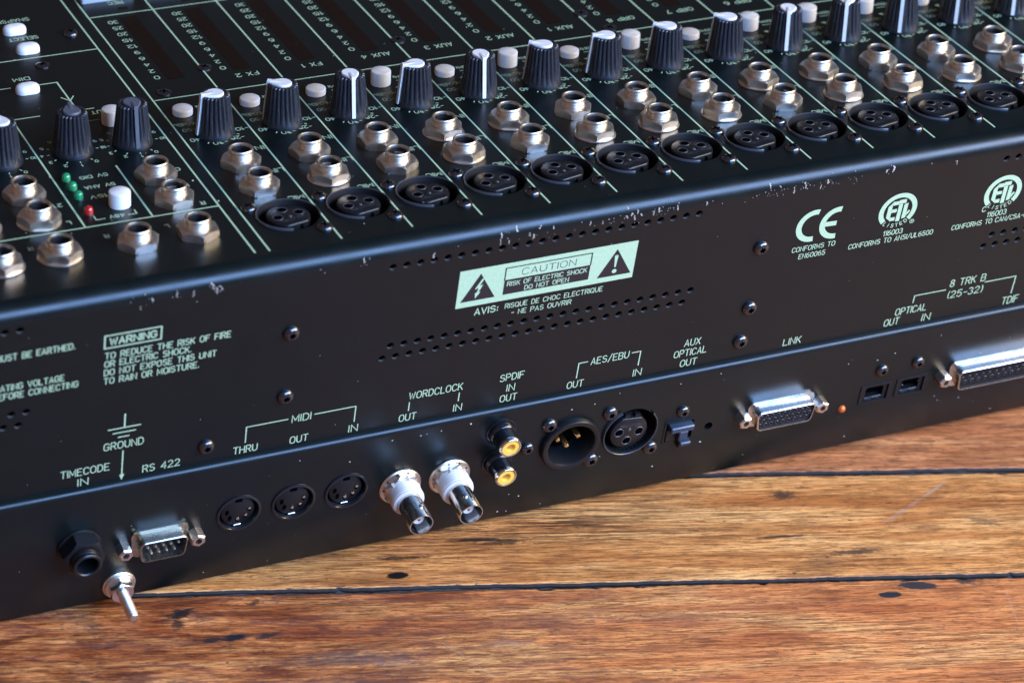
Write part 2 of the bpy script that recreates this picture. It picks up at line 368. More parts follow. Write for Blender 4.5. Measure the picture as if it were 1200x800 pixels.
    for (xa, ya, xb, yb, w, stg) in SCRATCHES:
        ua, va = fl(xa, ya); ub, vb = fl(xb, yb); L = sqrt((ub-ua)**2 + (vb-va)**2)
        q = n.new('ShaderNodeMapping'); q.vector_type = 'TEXTURE'
        q.inputs['Location'].default_value = ((ua+ub)/2, (va+vb)/2, 0); q.inputs['Rotation'].default_value = (0, 0, atan2(vb-va, ub-ua)); q.inputs['Scale'].default_value = (L/2, w, 1000)
        l.new(P, q.inputs[0]); sx = n.new('ShaderNodeSeparateXYZ'); l.new(q.outputs[0], sx.inputs[0])
        fy = rng(math('ABSOLUTE', math('ADD', sx.outputs[1], math('MULTIPLY', warp, .25))), 1.0, .3); fx = math('MULTIPLY', rng(math('ABSOLUTE', sx.outputs[0]), 1.0, .7), rng(fl_, .36, .56, .15, 1.0))
        c = mix(math('MULTIPLY', math('MULTIPLY', fx, fy), stg), c, (.40, .29, .23))
    l.new(c, p.inputs['Base Color'])
    l.new(rng(mo2, .35, .7, .34, .58), p.inputs['Roughness'])
    p.inputs['Specular IOR Level'].default_value = .30
    h = math('ADD', math('MULTIPLY', g1, -.6), math('ADD', math('MULTIPLY', g2, -.5), math('MULTIPLY', stm, -.8)))
    bp = n.new('ShaderNodeBump'); bp.inputs['Strength'].default_value = .38; bp.inputs['Distance'].default_value = .0005
    l.new(h, bp.inputs['Height']); l.new(bp.outputs[0], p.inputs['Normal'])
    return m
gold = ((.47, .155, .036), (.74, .315, .090), (.84, .43, .145))
rust = ((.52, .145, .040), (.79, .295, .090), (.88, .43, .145))
brown = ((.36, .115, .038), (.54, .195, .068), (.66, .28, .105))
M['wood0'] = wood('worn_golden_boards', gold, .8, .22, (14, 34, 115, 215), 0)
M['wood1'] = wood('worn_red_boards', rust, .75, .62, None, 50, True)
M['wood2'] = wood('worn_brown_boards', brown, .5, .35, None, 90)
M['grime'] = mat('seam_dirt', (.016, .014, .013), .9, spec=.05, bump=.6, bscale=900)
M['fluff'] = mat('seam_fluff', (.045, .040, .037), .95, spec=.05, bump=.8, bscale=900)

floor = MB().use('grime')
floor.sheet([(-900, -900), (1300, -900), (1300, 900), (-900, 900)], -3.2)
floor_o = floor.build('floor', None, F_FLOOR)
floor_o['kind'] = 'structure'; floor_o['label'] = 'old worn timber floorboards with dark gaps under the mixer'
seams = [0.0, 66.0]
while seams[-1] < 700: seams.append(seams[-1] + 70)
low = [-74.0]
while low[-1] > -640: low.append(low[-1] - 70)
seams = sorted(low) + seams
rnd = random.Random(4)
def plank(v0, v1, mname, wob):
    """one board with rounded, slightly uneven long edges"""
    mb = MB().use(mname); g = 1.0; mb.mats = [mname, 'edge', 'grime']; xs = [-800 + 10*i for i in range(65)] + [-150 + 1.5*i for i in range(401)] + [450 + 10*(i + 1) for i in range(80)]
    def jag(x, sd): return .22*sin(x*.021 + sd) + .16*sin(x*.073 + sd*2.1) + .10*sin(x*.31 + sd*3.7) + .06*sin(x*.83 + sd)
    prof = [(0, -3.1), (0, -1.5), (.55, -.45), (1.2, -.08), (2.2, 0)]
    rows = []; ja = jb = 0.0; ra = rb2 = 0
    for x in xs:
        # splintered edges: a slow wander, fine roughness and a bite out of the edge here and there
        if ra <= 0 and rnd.random() < .018: ra = rnd.randint(2, 7); ja = rnd.uniform(.25, .9)
        if rb2 <= 0 and rnd.random() < .018: rb2 = rnd.randint(2, 7); jb = rnd.uniform(.25, .9)
        ra -= 1; rb2 -= 1
        a = v0 + g + jag(x, wob) + rnd.uniform(-.12, .12) + (ja if ra > 0 else 0); b = v1 - g + jag(x, wob + 4) + rnd.uniform(-.12, .12) - (jb if rb2 > 0 else 0)
        rows.append([(x, a + q, z) for q, z in prof] + [(x, b - q, z) for q, z in reversed(prof)])
    o = len(mb.v); c = len(rows[0])
    for r in rows: mb.v += r
    for i in range(len(rows) - 1):
        for j in range(c - 1):
            mb.mi = 2 if j in (0, c - 2) else 1 if j in (1, c - 3) else 0
            mb.face([o + i*c + j, o + (i+1)*c + j, o + (i+1)*c + j + 1, o + i*c + j + 1], True)
    return mb
for i in range(len(seams) - 1):
    v0, v1 = seams[i], seams[i+1]
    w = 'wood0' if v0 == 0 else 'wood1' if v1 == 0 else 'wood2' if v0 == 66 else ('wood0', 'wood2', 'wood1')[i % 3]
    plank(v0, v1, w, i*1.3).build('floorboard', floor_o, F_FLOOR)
fz = MB().use('fluff')                                                    # dust packed along the far side of each gap
for s in seams[1:-1]:
    pts = [(-800 + 6*i) for i in range(334)]
    o = len(fz.v)
    for x in pts:
        w1 = .25*sin(x*.17 + s) + .2*sin(x*.053 + s)
        fz.v += [(x, s + .75 + w1*.5, -2.9), (x, s + 1.7 + w1*.3, -1.5 + .3*w1)]
    for i in range(len(pts) - 1): fz.face([o + 2*i, o + 2*i + 2, o + 2*i + 3, o + 2*i + 1], True)
fz_o = fz.build('seam_dust', floor_o, F_FLOOR); fz_o['kind'] = 'stuff'

# ------------------------------------------------------------------ the console
mixer = bpy.data.objects.new('mixing_console', None); col.objects.link(mixer)
mixer.location = (.12, .12, 0); WORLD[mixer.name] = Matrix.Translation(mixer.location)
mixer['label'] = 'black audio mixing console with white pointer knobs and rear sockets on worn floorboards'
mixer['category'] = 'audio mixer'
X0, X1 = -190.0, 500.0; D1 = 330.0; NCH = 14; P = 28.0
# fillet between top and rear
r_b = 6.5
T2 = lambda v: (v.y, v.z)
# centre c with (c-O_TOP).NT=-r and (c-O_REAR).NR=-r
k1 = O_TOP.dot(NT) - r_b; k2 = O_REAR.dot(NR) - r_b
det = NT.y*NR.z - NT.z*NR.y
cy_, cz_ = (k1*NR.z - k2*NT.z)/det, (NT.y*k2 - NR.y*k1)/det
BC = Vector((0, cy_, cz_)); TT = BC + r_b*NT; TR = BC + r_b*NR
d_t = (TT - O_TOP).dot(DT); u_t = (TR - O_REAR).dot(UR)

def cut(mb_panel, mb_cutter, name, parent, F):
    """panel minus cutters, all in mm, then put in place"""
    def raw(mb, nm):
        me = bpy.data.meshes.new(nm); me.from_pydata(mb.v, [], mb.f)
        for k in mb.mats: me.materials.append(M[k])
        me.polygons.foreach_set('material_index', mb.m); me.polygons.foreach_set('use_smooth', mb.sm); me.update()
        o = bpy.data.objects.new(nm, me); col.objects.link(o); return o
    a = raw(mb_panel, 'panel_blank'); b = raw(mb_cutter, 'cutter')
    md = a.modifiers.new('cut', 'BOOLEAN'); md.operation = 'DIFFERENCE'; md.solver = 'EXACT'; md.object = b
    dg = bpy.context.evaluated_depsgraph_get(); dg.update()
    me = bpy.data.meshes.new_from_object(a.evaluated_get(dg))
    for o in (a, b):
        d = o.data; bpy.data.objects.remove(o); bpy.data.meshes.remove(d)
    me.transform(Matrix.Scale(MM, 4)); me.name = name; me.set_sharp_from_angle(angle=radians(30))
    return put(name, me, parent, F)
def cyl(mb, x, y, r, z0, z1, n=28): mb.prism(circ(x, y, r, n), z0, z1, cap0=True, cap1=True)

# --- top panel, with a round opening for each microphone socket
MIC = (15.9, 23.5)
pt = MB().use('panel'); pt.prism([(X0, d_t), (X1, d_t), (X1, D1), (X0, D1)], -2, 0, cap0=True)
ct = MB().use('panel')
for k in range(NCH): cyl(ct, P*k + MIC[0], MIC[1], 11.75, -4, 3, 40)
top_o = cut(pt, ct, 'top_panel', mixer, F_TOP)
# --- rear panel with its folded edge and the vent holes
pr = MB().use('panel')
def rr(pt3): d = pt3 - O_REAR; return (d.dot(UR), d.dot(NR))
outer = [(-92.0, 0.0)]; inner = [(-92.0, -1.1)]
NS = 26
arcpts = []
for i in range(NS + 1):
    a_ = i/NS; ang = a_*NR.angle(NT)
    nrm = (NR*sin(NR.angle(NT) - ang) + NT*sin(ang))/sin(NR.angle(NT))
    arcpts.append((rr(BC + r_b*nrm), rr(BC + (r_b - 1.1)*nrm)))
outer += [q[0] for q in arcpts]; inner += [q[1] for q in arcpts]
no = len(outer)
for x in (X0, X1): pr.v += [(x, u, w) for u, w in outer] + [(x, u, w) for u, w in inner]
tot = 2*no
for i in range(no - 1):
    sm = i > 0
    pr.face([i, i+1, tot + i+1, tot + i][::-1], sm)
    pr.face([no + i, tot + no + i, tot + no + i+1, no + i+1][::-1], sm)
pr.face([0, tot, tot + no, no][::-1]); pr.face([no-1, 2*no-1, tot + 2*no-1, tot + no-1][::-1])
pr.face(list(range(no)) + [no + i for i in reversed(range(no))])
pr.face(([tot + i for i in range(no)] + [tot + no + i for i in reversed(range(no))])[::-1])
cr = MB(); cr.mats = ['panel', 'wall']; cr.mi = 1; pr.mats = ['panel', 'wall']; rv = 1.5
VENTS = [(45.4 + 5.507*i, -9.9) for i in range(24)] + [(48.3 + 5.517*i, -48.75) for i in range(24)] + [(45.5 + 5.517*i, -54.45) for i in range(24)]
VENTS += [(-95.9 - 5.5*i, -8.9) for i in range(8)] + [(-92.9 - 5.5*i, -48.1) for i in range(8)] + [(-95.8 - 5.5*i, -53.9) for i in range(8)]
VENTS += [(310.3 + 5.5*i, -9.4) for i in range(12)] + [(313.4 + 5.5*i, -48.8) for i in range(12)] + [(310.7 + 5.5*i, -54.4) for i in range(12)]
for x, u in VENTS: cyl(cr, x, u, rv, -4, 2, 16)
rear_o = cut(pr, cr, 'rear_panel', mixer, F_REAR)
# --- connector panel along the foot of the rear, standing 2.5 mm proud
ps = MB().use('panel'); UT, UB = -90.9, -151.0
pf = [(UB, 0.0), (UB, -2.0)] + [(UT - 2.6, -2.49)] + [(UT, -2.49)]
oc = [(UT - 2.6 + 2.6*sin(t), -2.45 + 2.45*cos(t)) for t in [pi/2*i/12 for i in range(13)]]       # flat -> round top edge
loop = [(UB, -2.0), (UB + .0, -.6), (UB + .2, -.2), (UB + .6, 0.0)] + oc + [(UT, -2.49), (UT - 3, -2.49), (UT - 3, -2.0)]
nl = len(loop)
for x in (X0, X1): ps.v += [(x, u, w) for u, w in loop]
for i in range(nl):
    j = (i+1) % nl; ps.face([i, nl + i, nl + j, j], 4 <= i < 4 + 12 or i in (1, 2))
ps.face(list(range(nl))); ps.face([nl + i for i in reversed(range(nl))])
cs = MB(); cs.mats = ['panel', 'wall']; cs.mi = 0; ps.mats = ['panel', 'wall']
DIN = [(-8.3, -118.2), (14.0, -118.2), (35.9, -118.1)]
XLRM, XLRF = (131.6, -116.6), (158.4, -116.6)
for x, u in DIN: cyl(cs, x, u, 8.3, -4, 3, 40)
for x, u in (XLRM, XLRF): cyl(cs, x, u, 11.4, -4, 3, 40)
OPT = [(273.8, -123.7), (291.0, -123.4)]
for x, u in OPT: cs.prism([(x - 7.2, u - 4.9), (x + 7.2, u - 4.9), (x + 7.2, u + 4.9), (x - 7.2, u + 4.9)], -4, 3, cap0=True)
cyl(cs, 195.4, -123.3, 1.9, -4, 3, 16)
cs.prism([(174.6, -128), (188.0, -128), (188.0, -116.4), (174.6, -116.4)], -4, 3, cap0=True)
strip_o = cut(ps, cs, 'connector_panel', mixer, F_STRIP)
# --- plain housing behind
hs = MB().use('dark')
def yz(v): return v.y, v.z
zb = 3.0
def side(x, w):
    ring = [(O_STRIP + UR*(-150.4) - NR*2.6), (O_REAR - NR*2.4 + UR*(-93)), (BC + NR*1.5), (BC + NT*1.5), (O_TOP + DT*(D1 - 1) - NT*2.4), Vector((0, (O_TOP + DT*D1).y, zb))]
    return [(x, v.y, v.z) for v in ring], [(x + w, v.y, v.z) for v in ring]
for x, w in ((X0 + 1, 3), (X1 - 4, 3)):
    a_, b_ = side(x, w); n_ = len(a_)
    hs.add(a_ + b_, [list(range(n_))[::-1], [n_ + i for i in range(n_)]] + [[i, (i+1) % n_, n_ + (i+1) % n_, n_ + i] for i in range(n_)])
yb = (O_STRIP + UR*(-150) - NR*2.6).y; ye = (O_TOP + DT*D1).y
hs.add([(x, y, z) for z in (zb, zb + 2) for x, y in ((X0 + 4.5, yb), (X1 - 4.5, yb), (X1 - 4.5, ye - 3), (X0 + 4.5, ye - 3))],
       [[3, 2, 1, 0], [4, 5, 6, 7], [0, 1, 5, 4], [1, 2, 6, 5], [2, 3, 7, 6], [3, 0, 4, 7]])
ze = (O_TOP + DT*D1 - NT*2.5).z
hs.add([(x, y, z) for z in (zb, ze) for x, y in ((X0 + 4.5, ye - 2.5), (X1 - 4.5, ye - 2.5), (X1 - 4.5, ye), (X0 + 4.5, ye))],
       [[3, 2, 1, 0], [4, 5, 6, 7], [0, 1, 5, 4], [1, 2, 6, 5], [2, 3, 7, 6], [3, 0, 4, 7]])
hs.build('housing', mixer, Matrix())
ft = MB().use('rubber'); ft.lathe([(0, 0), (8, 0), (9, 1), (9, zb - .05), (0, zb - .05)], 24); ftm = ft.mesh('foot')
for x, y in ((X0 + 30, 40), (X1 - 30, 40), (X0 + 30, ye - 40), (X1 - 30, ye - 40)): put('rubber_foot', ftm, mixer, Matrix.Translation((x*MM, y*MM, 0)))

# ------------------------------------------------------------------ printing on the top panel
tl = MB().use('ink')
LW = .68
def ln(*pts, w=LW): tl.ribbon(list(pts), w)
ln((-5.5, .4), (-5.5, 300))
ln((0, 0), (0, 230)); ln((0, 230), (0, 236), w=.5)
for k in range(1, NCH + 2): ln((P*k, 0), (P*k, 300))
ln((.8, 132.4), (P*(NCH + 1), 132.4)); ln((.8, 216.7), (P*(NCH + 1), 216.7))
ln((X0 + 20, 39.2), (-5.9, 39.2)); ln((X0 + 20, 186.6), (-5.9, 186.6))
ln((-57, 39.6), (-57, 134), (-46, 134)); ln((-38, 134), (-24, 134), w=.6); ln((-57, 134), (-57.1, 134.1))
ln((-31.2, 39.6), (-31.2, 83.2))
ln((-90, 162), (-49.5, 162)); ln((-38.2, 161.2), (-30.7, 161.2), (-30.7, 139)); ln((-33.2, 147.2), (-30.7, 143.2), (-28.2, 147.2), w=.55)
METER_D = (149.3, 213.3)
NUM = ['30', '25', '20', '15', '12', '9', '6', '4', '2', '0']
LBL = [None, 'FX 2', 'FX 1', 'AUX 4', 'AUX 3', 'AUX 2', 'AUX 1', 'GRP 8', 'GRP 7', 'GRP 6', 'GRP 5', 'GRP 4', 'GRP 3', 'GRP 2']
for k in range(NCH):
    x = P*k
    for i, s in enumerate(NUM): hw = 1.95 if len(s) == 2 else 1.0; txt(tl, s, x + 8.3 - hw, x + 8.3 + hw, 210.9 - 6.33*i, 2.8, .40, True)
    if LBL[k]: txt(tl, LBL[k], x + 15.6, None, 145.3, 3.0, .42, True)
    txt(tl, 'REC', x + 15.2, None, 229.4, 2.6, .4, True)
    # gain ring
    txt(tl, '-60dBu', x + .6, x + 10.2, 109.6, 2.4, .32, True); txt(tl, '-50', x + 2.4, x + 7.6, 104.6, 2.4, .32, True)
    txt(tl, '-40', x + 2.4, x + 7.9, 95.4, 2.5, .34, True); txt(tl, '-30', x + 10.0, x + 15.7, 90.2, 2.5, .34, True)
    txt(tl, '-20', x + 17.7, x + 23.2, 92.1, 2.5, .34, True); txt(tl, '-10', x + 22.2, x + 27.4, 99.0, 2.5, .34, True)
    for dg_ in (200, 235, 268, 305, 335):
        c_, s_ = cos(radians(dg_)), sin(radians(dg_))
        ln((x + 13.4 + 8.6*c_, 97.4 + 8.6*s_), (x + 13.4 + 9.5*c_, 97.4 + 9.5*s_), w=.45)
    txt(tl, '100Hz', x + 14.0, x + 20.4, 122.6, 2.0, .30, True); ln((x + 14.4, 118.6), (x + 18.2, 118.6), w=.4)
    tl.sheet([(x + 11.6, 112.9), (x + 13.4, 111.0), (x + 13.6, 113.0)], .05)
    txt(tl, 'IN', x + 23.7, x + 27.0, 81.3, 3.0, .38, True); txt(tl, 'LINE', x + 19.4, x + 27.5, 60.9, 3.0, .38, True)
    txt(tl, 'MIC', x + 20.9, x + 26.9, 37.5, 2.7, .38, True)
# master section
txt(tl, 'SNAPSHOT', -42.5, -23.6, 225.6, 2.8, .4, True); txt(tl, 'SELECT', -37.4, -25.2, 207.2, 2.8, .4, True); txt(tl, 'DIM', -46.4, -39.8, 170.0, 2.8, .4, True)
txt(tl, 'CUT', -26.2, -19.6, 131.4, 2.6, .4, True); ln((-29, 123.7), (-25, 123.7), w=.4)
for xk in (-43.0, -19.2, -70.8):
    for i in range(11):
        t = radians(-60 - 30*i) if False else radians(300 - 30*i)
        c_, s_ = cos(t), sin(t)
        ln((xk + 9.3*c_, 100 + 9.3*s_), (xk + 10.1*c_, 100 + 10.1*s_), w=.45)
        txt(tl, str(i), xk + 12.2*c_, None, 100 + 12.2*s_ + .9, 1.8, .32, True)
txt(tl, '5V DIG', -47.2, -36.4, 78.9, 2.3, .36, True); txt(tl, '5V ANA', -47.8, -36.2, 70.5, 2.3, .36, True); txt(tl, '±15V', -48.2, -39.0, 62.5, 2.3, .36, True)
txt(tl, '48V', -46.2, -40.6, 45.4, 2.4, .36, True); ln((-51.6, 46.6), (-51.6, 43.6), (-48.2, 43.6), w=.45); ln((-36.0, 46.6), (-36.0, 43.6), (-39.2, 43.6), w=.45)
txt(tl, 'L', -11.4, None, 60.2, 2.4, .36, True); txt(tl, 'C/R', -14.4, -9.4, 74.0, 2.4, .36, True); txt(tl, 'R', -10.4, None, 40.6 + 4, 2.4, .36, True)
txt(tl, '2T', -61.8, None, 60.4, 2.4, .36, True); txt(tl, 'L', -61.6, None, 46.0, 2.4, .36, True)
for x in (-20.2, -43.2, -71.8): txt(tl, 'R' if x < -40 else 'L', x - 8.6, None, 31.5, 2.4, .36, True)
tl.build('lettering', top_o, F_TOP)

# ------------------------------------------------------------------ printing on the rear panel
rl = MB().use('ink')
def rt(s, x0, x1, b, cap=3.35, st=.39): txt(rl, s, x0, x1, b, cap, st)
def rn(*p, w=.45): rl.ribbon(list(p), w)
rt('WORDCLOCK', 59.1, 81.3, -78.4); rn((59.4, -79.9), (59.4, -84.1)); rn((80.3, -79.9), (80.3, -84.1)); rt('OUT', 56.0, 62.9, -89.2); rt('IN', 78.8, 82.1, -89.2)
rt('SPDIF', 97.2, 107.3, -78.3); rt('IN', 100.8, 104.0, -84.0); rt('OUT', 98.6, 105.6, -89.3)
rt('AES/EBU', 136.4, 152.8, -78.5); rn((131.0, -84.2), (131.0, -76.6), (134.8, -76.6)); rn((154.2, -76.4), (158, -76.4), (158, -83.7)); rt('OUT', 127.5, 134.4, -89.1); rt('IN', 156.5, 160, -89.2)
rt('AUX', 177.7, 184.6, -78.5); rt('OPTICAL', 173.8, 188.2, -83.7); rt('OUT', 177.5, 184.7, -89.2)
rt('LINK', 224.3, 232.3, -88.6)
rt('MIDI', 11.2, 18.7, -78.5); rn((-7.1, -84.2), (-7.1, -76.5), (9.4, -76.5)); rn((20.3, -76.5), (37, -76.5), (37, -84.3)); rt('THRU', -11.6, -2.1, -89.3); rt('OUT', 11.2, 18.4, -89.4); rt('IN', 35.2, 38.7, -89.4)
rt('RS 422', -47.3, -32.9, -89.3); rt('TIMECODE', -79.1, -60.6, -84.6); rt('IN', -72.4, -68.5, -89.9)
rt('GROUND', -62.9, -47.8, -74.7); rn((-55.4, -58.2), (-55.4, -64.5), w=.6); rn((-61.6, -64.7), (-49.2, -64.7), w=.5); rn((-59.7, -66.9), (-51.1, -66.9), w=.5); rn((-57.6, -69.1), (-53.5, -69.1), w=.5)
rn((-55.5, -76.3), (-55.5, -88.5), w=.5); rl.sheet([(-56.5, -88.2), (-54.5, -88.2), (-55.5, -91.0)], .06)
rl.build('lettering', rear_o, F_REAR); rl = MB().use('ink')
rn((-64.6, -24.6), (-64.6, -18.7), (-43.4, -18.7), (-43.4, -24.6), (-64.6, -24.6), w=.55); rt('WARNING', -62.6, -45.2, -23.2, 3.0, .55)
for s, x1, b in (('TO REDUCE THE RISK OF FIRE', -16.6, -29.6), ('OR ELECTRIC SHOCK.', -31.6, -33.5), ('DO NOT EXPOSE THIS UNIT', -21.7, -37.6), ('TO RAIN OR MOISTURE.', -28.2, -41.7)): rt(s, -64.2, x1, b, 2.75, .38)
rl.build('warning_notice', rear_o, F_REAR); rl = MB().use('ink')
rt('THIS APPARATUS MUST BE EARTHED.', -132, -75.8, -22.0, 2.7, .38)
rl.build('earthing_notice', rear_o, F_REAR); rl = MB().use('ink')
rt('CHECK MAINS OPERATING VOLTAGE', -132, -79.3, -36.2, 2.7, .38); rt('ADJUSTMENT BEFORE CONNECTING', -126.5, -74.0, -40.3, 2.7, .38)
rl.build('voltage_notice', rear_o, F_REAR); rl = MB().use('ink')
rt('AVIS:', 81.8, 91.2, -41.0, 2.95, .45); rt('RISQUE DE CHOC ELECTRIQUE', 94.4, 135.4, -40.5, 2.25, .30); rt('- NE PAS OUVRIR', 97.4, 122.6, -44.3, 2.25, .30)
rl.build('shock_notice', rear_o, F_REAR); rl = MB().use('ink')
rt('CONFORMS TO', 218.3, 237.5, -38.9, 2.35, .31); rt('EN60065', 222, 233.8, -42.8, 2.35, .31)
rt('116003', 259.8, 268.5, -38.9, 2.45, .36); rt('CONFORMS TO ANSI/UL6500', 244.6, 283.5, -42.5, 2.35, .31)
rt('116003', 308.3, 317.3, -38.9, 2.55, .36); rt('CONFORMS TO CAN/CSA-C22.2', 292.5, 334.0, -42.4, 2.35, .31); rt('C', 305.2, 306.8, -35.5, 2.4, .36)
rl.build('approval_text', rear_o, F_REAR); rl = MB().use('ink')
rt('8 TRK B', 299.5, 316.4, -73.8, 3.6); rt('(25-32)', 299.6, 316.4, -79.9, 3.5); rt('OPTICAL', 275.8, 290.3, -84.0, 3.5); rt('OUT', 271.5, 278.4, -88.9, 3.5); rt('IN', 289.8, 293.5, -89.9, 3.6); rt('TDIF', 328.4, 336.2, -89.4, 3.7)
rn((283.1, -78.6), (283.1, -74.9), (297.8, -74.9)); rn((316.7, -74.7), (331.8, -74.7), (331.8, -84.0))
rl.build('lettering', rear_o, F_REAR)

# caution plate: printed block with two warning triangles and a boxed notice
cl = MB().use('ink'); cl.sheet([(73.3, -36.2), (147.5, -36.2), (147.5, -18.0), (73.3, -18.0)], .04)
cl.use('blackink')
cl.sheet([(92.4, -33.3), (128.3, -33.3), (128.3, -26.1), (92.4, -26.1)], .08)
for a_, b_ in (((92.4, -26.1), (92.4, -20.3)), ((92.4, -20.3), (128.3, -20.3)), ((128.3, -20.3), (128.3, -26.1))): cl.ribbon([a_, b_], .5, .09)
cl.sheet([(75.0, -33.5), (89.2, -33.5), (82.1, -20.7)], .08); cl.sheet([(132.0, -33.7), (146.4, -33.7), (139.0, -20.6)], .08)
cl.z0 = .075; txt(cl, 'CAUTION', 99.4, 121.8, -24.9, 3.1, .26)
cl.use('ink')
cl.k = 8
for s, x0, x1, b in (('RISK OF ELECTRIC SHOCK', 93.8, 127.0, -29.3), ('DO NOT OPEN', 101.4, 119.8, -32.5)):
    m_ = MB(); m_.use('ink'); txt(m_, s, x0, x1, b, 2.05, .32)
    cl.add([(x, y, z + .08) for x, y, z in m_.v], m_.f)
cl.sheet([(82.9, -23.4), (84.0, -23.0), (82.2, -26.6), (83.6, -26.2), (82.0, -29.6), (82.9, -29.5), (80.9, -32.6), (80.6, -29.8), (81.3, -29.8), (81.8, -27.6), (80.3, -28.0)][::-1], .13)
cl.sheet([(138.3, -24.0), (138.5, -23.5), (139.5, -23.5), (139.8, -24.0), (139.4, -29.4), (138.8, -29.4)][::-1], .13); cl.sheet(circ(139.1, -31.4, 1.0, 14), .13)
cl.build('caution_plate', rear_o, F_REAR)

# certification marks
ce = MB().use('ink')
def band(mb, cx, cy, r0, r1, a0, a1, z, n=28, sq=1.0):
    o = len(mb.v)
    for i in range(n + 1):
        t = radians(a0 + (a1 - a0)*i/n)
        mb.v += [(cx + r0*cos(t)*sq, cy + r0*sin(t), z), (cx + r1*cos(t)*sq, cy + r1*sin(t), z)]
    for i in range(n): mb.face([o + 2*i, o + 2*i + 1, o + 2*i + 3, o + 2*i + 2] if a1 > a0 else [o + 2*i + 2, o + 2*i + 3, o + 2*i + 1, o + 2*i])
band(ce, 225.6, -26.6, 5.5, 8.0, 78, 278, .05, sq=.98); band(ce, 236.2, -27.1, 5.5, 8.0, 82, 275, .05, sq=.98)
ce.sheet([(230.4, -28.2), (236.0, -28.4), (236.0, -26.1), (230.4, -25.9)], .07)
ce.build('conformity_mark', rear_o, F_REAR)
def etl(cx, cy, reg):
    mb = MB().use('ink')
    band(mb, cx, cy, 6.5, 8.7, -42, 222, .04, 40)
    # three broad letters inside the disc
    def blk(p, z=.06): mb.sheet(p, z)
    blk([(cx - 4.9, cy - 2.9), (cx - 3.0, cy - 4.6), (cx - 3.0, cy + 4.6), (cx - 4.9, cy + 2.6)])
    for y0, y1, xr in ((3.0, 4.9, -.2), (-.7, 1.0, -.6), (-4.9, -3.1, -.7)):
        blk([(cx - 3.1, cy + y0), (cx + xr, cy + y0), (cx + xr, cy + y1), (cx - 3.1, cy + y1)], .09)
    blk([(cx - .1, cy - 5.6), (cx + 1.7, cy - 5.6), (cx + 1.7, cy + 3.2), (cx - .1, cy + 3.2)]); blk([(cx - 1.2 + .9, cy + 3.4), (cx + 3.0, cy + 3.4), (cx + 3.0, cy + 5.3), (cx - .3, cy + 5.3)], .075)
    blk([(cx + 2.4, cy - 4.6), (cx + 4.2, cy - 4.2), (cx + 4.2, cy + 3.2), (cx + 2.4, cy + 2.8)], .085); blk([(cx + 4.3, cy - 3.6), (cx + 5.9, cy - 1.2), (cx + 5.2, cy - .6), (cx + 4.3, cy - 1.6)], .07)
    for i, ch in enumerate('LISTED'):
        m_ = MB().use('ink'); txt(m_, ch, 0, None, -.75, 1.7, .28)
        t = radians(-90 - 38 + 15.2*i); rx = cx + 7.7*cos(t); ry = cy + 7.7*sin(t) ; ro = t + pi/2
        mb.add([(rx + x*cos(ro) - y*sin(ro), ry + x*sin(ro) + y*cos(ro), z + .02) for x, y, z in m_.v], m_.f)
    if reg:
        mb.ribbon(circ(cx + 8.0, cy - 7.0, .95, 14) + [circ(cx + 8.0, cy - 7.0, .95, 14)[0]], .22); m_ = MB().use('ink'); txt(m_, 'R', cx + 8.0, None, cy - 7.5, 1.0, .2); mb.add(m_.v, m_.f)
    mb.build('listing_mark', rear_o, F_REAR)
etl(263.9, -26.6, True); etl(313.0, -27.0, False)

# ------------------------------------------------------------------ knobs
def knob_mesh(H=17.2):
    mb = MB().use('knob'); n = 132
    def fl_(r, z, t, i):
        if z < 2.2 or r < 4.9: return r
        k = .5 - .5*cos(22*t); return r - .62*(k**2)*min(1, (z - 2.2)/3)*(1 if r > 4.9 else 0)
    mb.lathe([(7.9, 0), (8.0, .5), (7.75, 1.6), (7.5, 2.4), (7.25, 5), (6.75, 9), (6.25, 13), (5.95, H - .9), (5.8, H - .25), (5.4, H), (4.95, H + .02), (4.2, H - .35), (0, H - .4)], n, rfun=fl_)
    return mb.mesh('knob')
def pointer_mesh(matname, H=17.2):
    mb = MB().use(matname)
    pl = []
    for i in range(25):
        t = radians(68 + 224*i/24); pl.append((3.5*cos(t), 3.5*sin(t)))
    pl += [(4.4, -1.75), (5.95, -.8), (5.95, .8), (4.4, 1.75)]
    mb.prism(pl, H - .5, H + .15, smooth=False, cap1=False)
    mb.prism(pl, H + .15, H + .5, top=[(x*.93, y*.9) for x, y in pl])
    # ridge rising to the tip, then the fin that runs down the side
    mb.add([(.4, -.9, H + .5), (6.0, -.78, H + .5), (6.0, .78, H + .5), (.4, .9, H + .5), (1.6, -.25, H + .62), (6.0, -.6, H + 1.0), (6.0, .6, H + 1.0), (1.6, .25, H + .62)],
           [[0, 1, 5, 4], [1, 2, 6, 5], [2, 3, 7, 6], [3, 0, 4, 7], [4, 5, 6, 7]])
    w = .72; fin = [(6.1, H + .98), (6.35, H - .5), (6.75, 13), (7.25, 9), (7.72, 5), (8.15, 1.2)]
    o = len(mb.v)
    for r, z in fin: mb.v += [(r - 1.6, -w, z), (r, -w, z), (r, w, z), (r - 1.6, w, z)]
    for i in range(len(fin) - 1):
        for j in range(3): mb.face([o + 4*i + j, o + 4*i + 4 + j, o + 4*i + 5 + j, o + 4*i + 1 + j])
    mb.face([o, o + 1, o + 2, o + 3]); e = o + 4*(len(fin) - 1); mb.face([e + 3, e + 2, e + 1, e])
    return mb.mesh('pointer')
KM, PW, PG = knob_mesh(), pointer_mesh('cream'), pointer_mesh('greycap')
def knob(x, d, ang, pm):
    o = put('knob', KM, mixer, at(F_TOP, x, d, 0, radians(ang)))
    put('pointer', pm, o, at(F_TOP, x, d, 0.02, radians(ang)))
    return o
ANG = [188, 150, 262, 186, 262, 150, 172, 152, 150, 245, 242, 236, 234, 238]
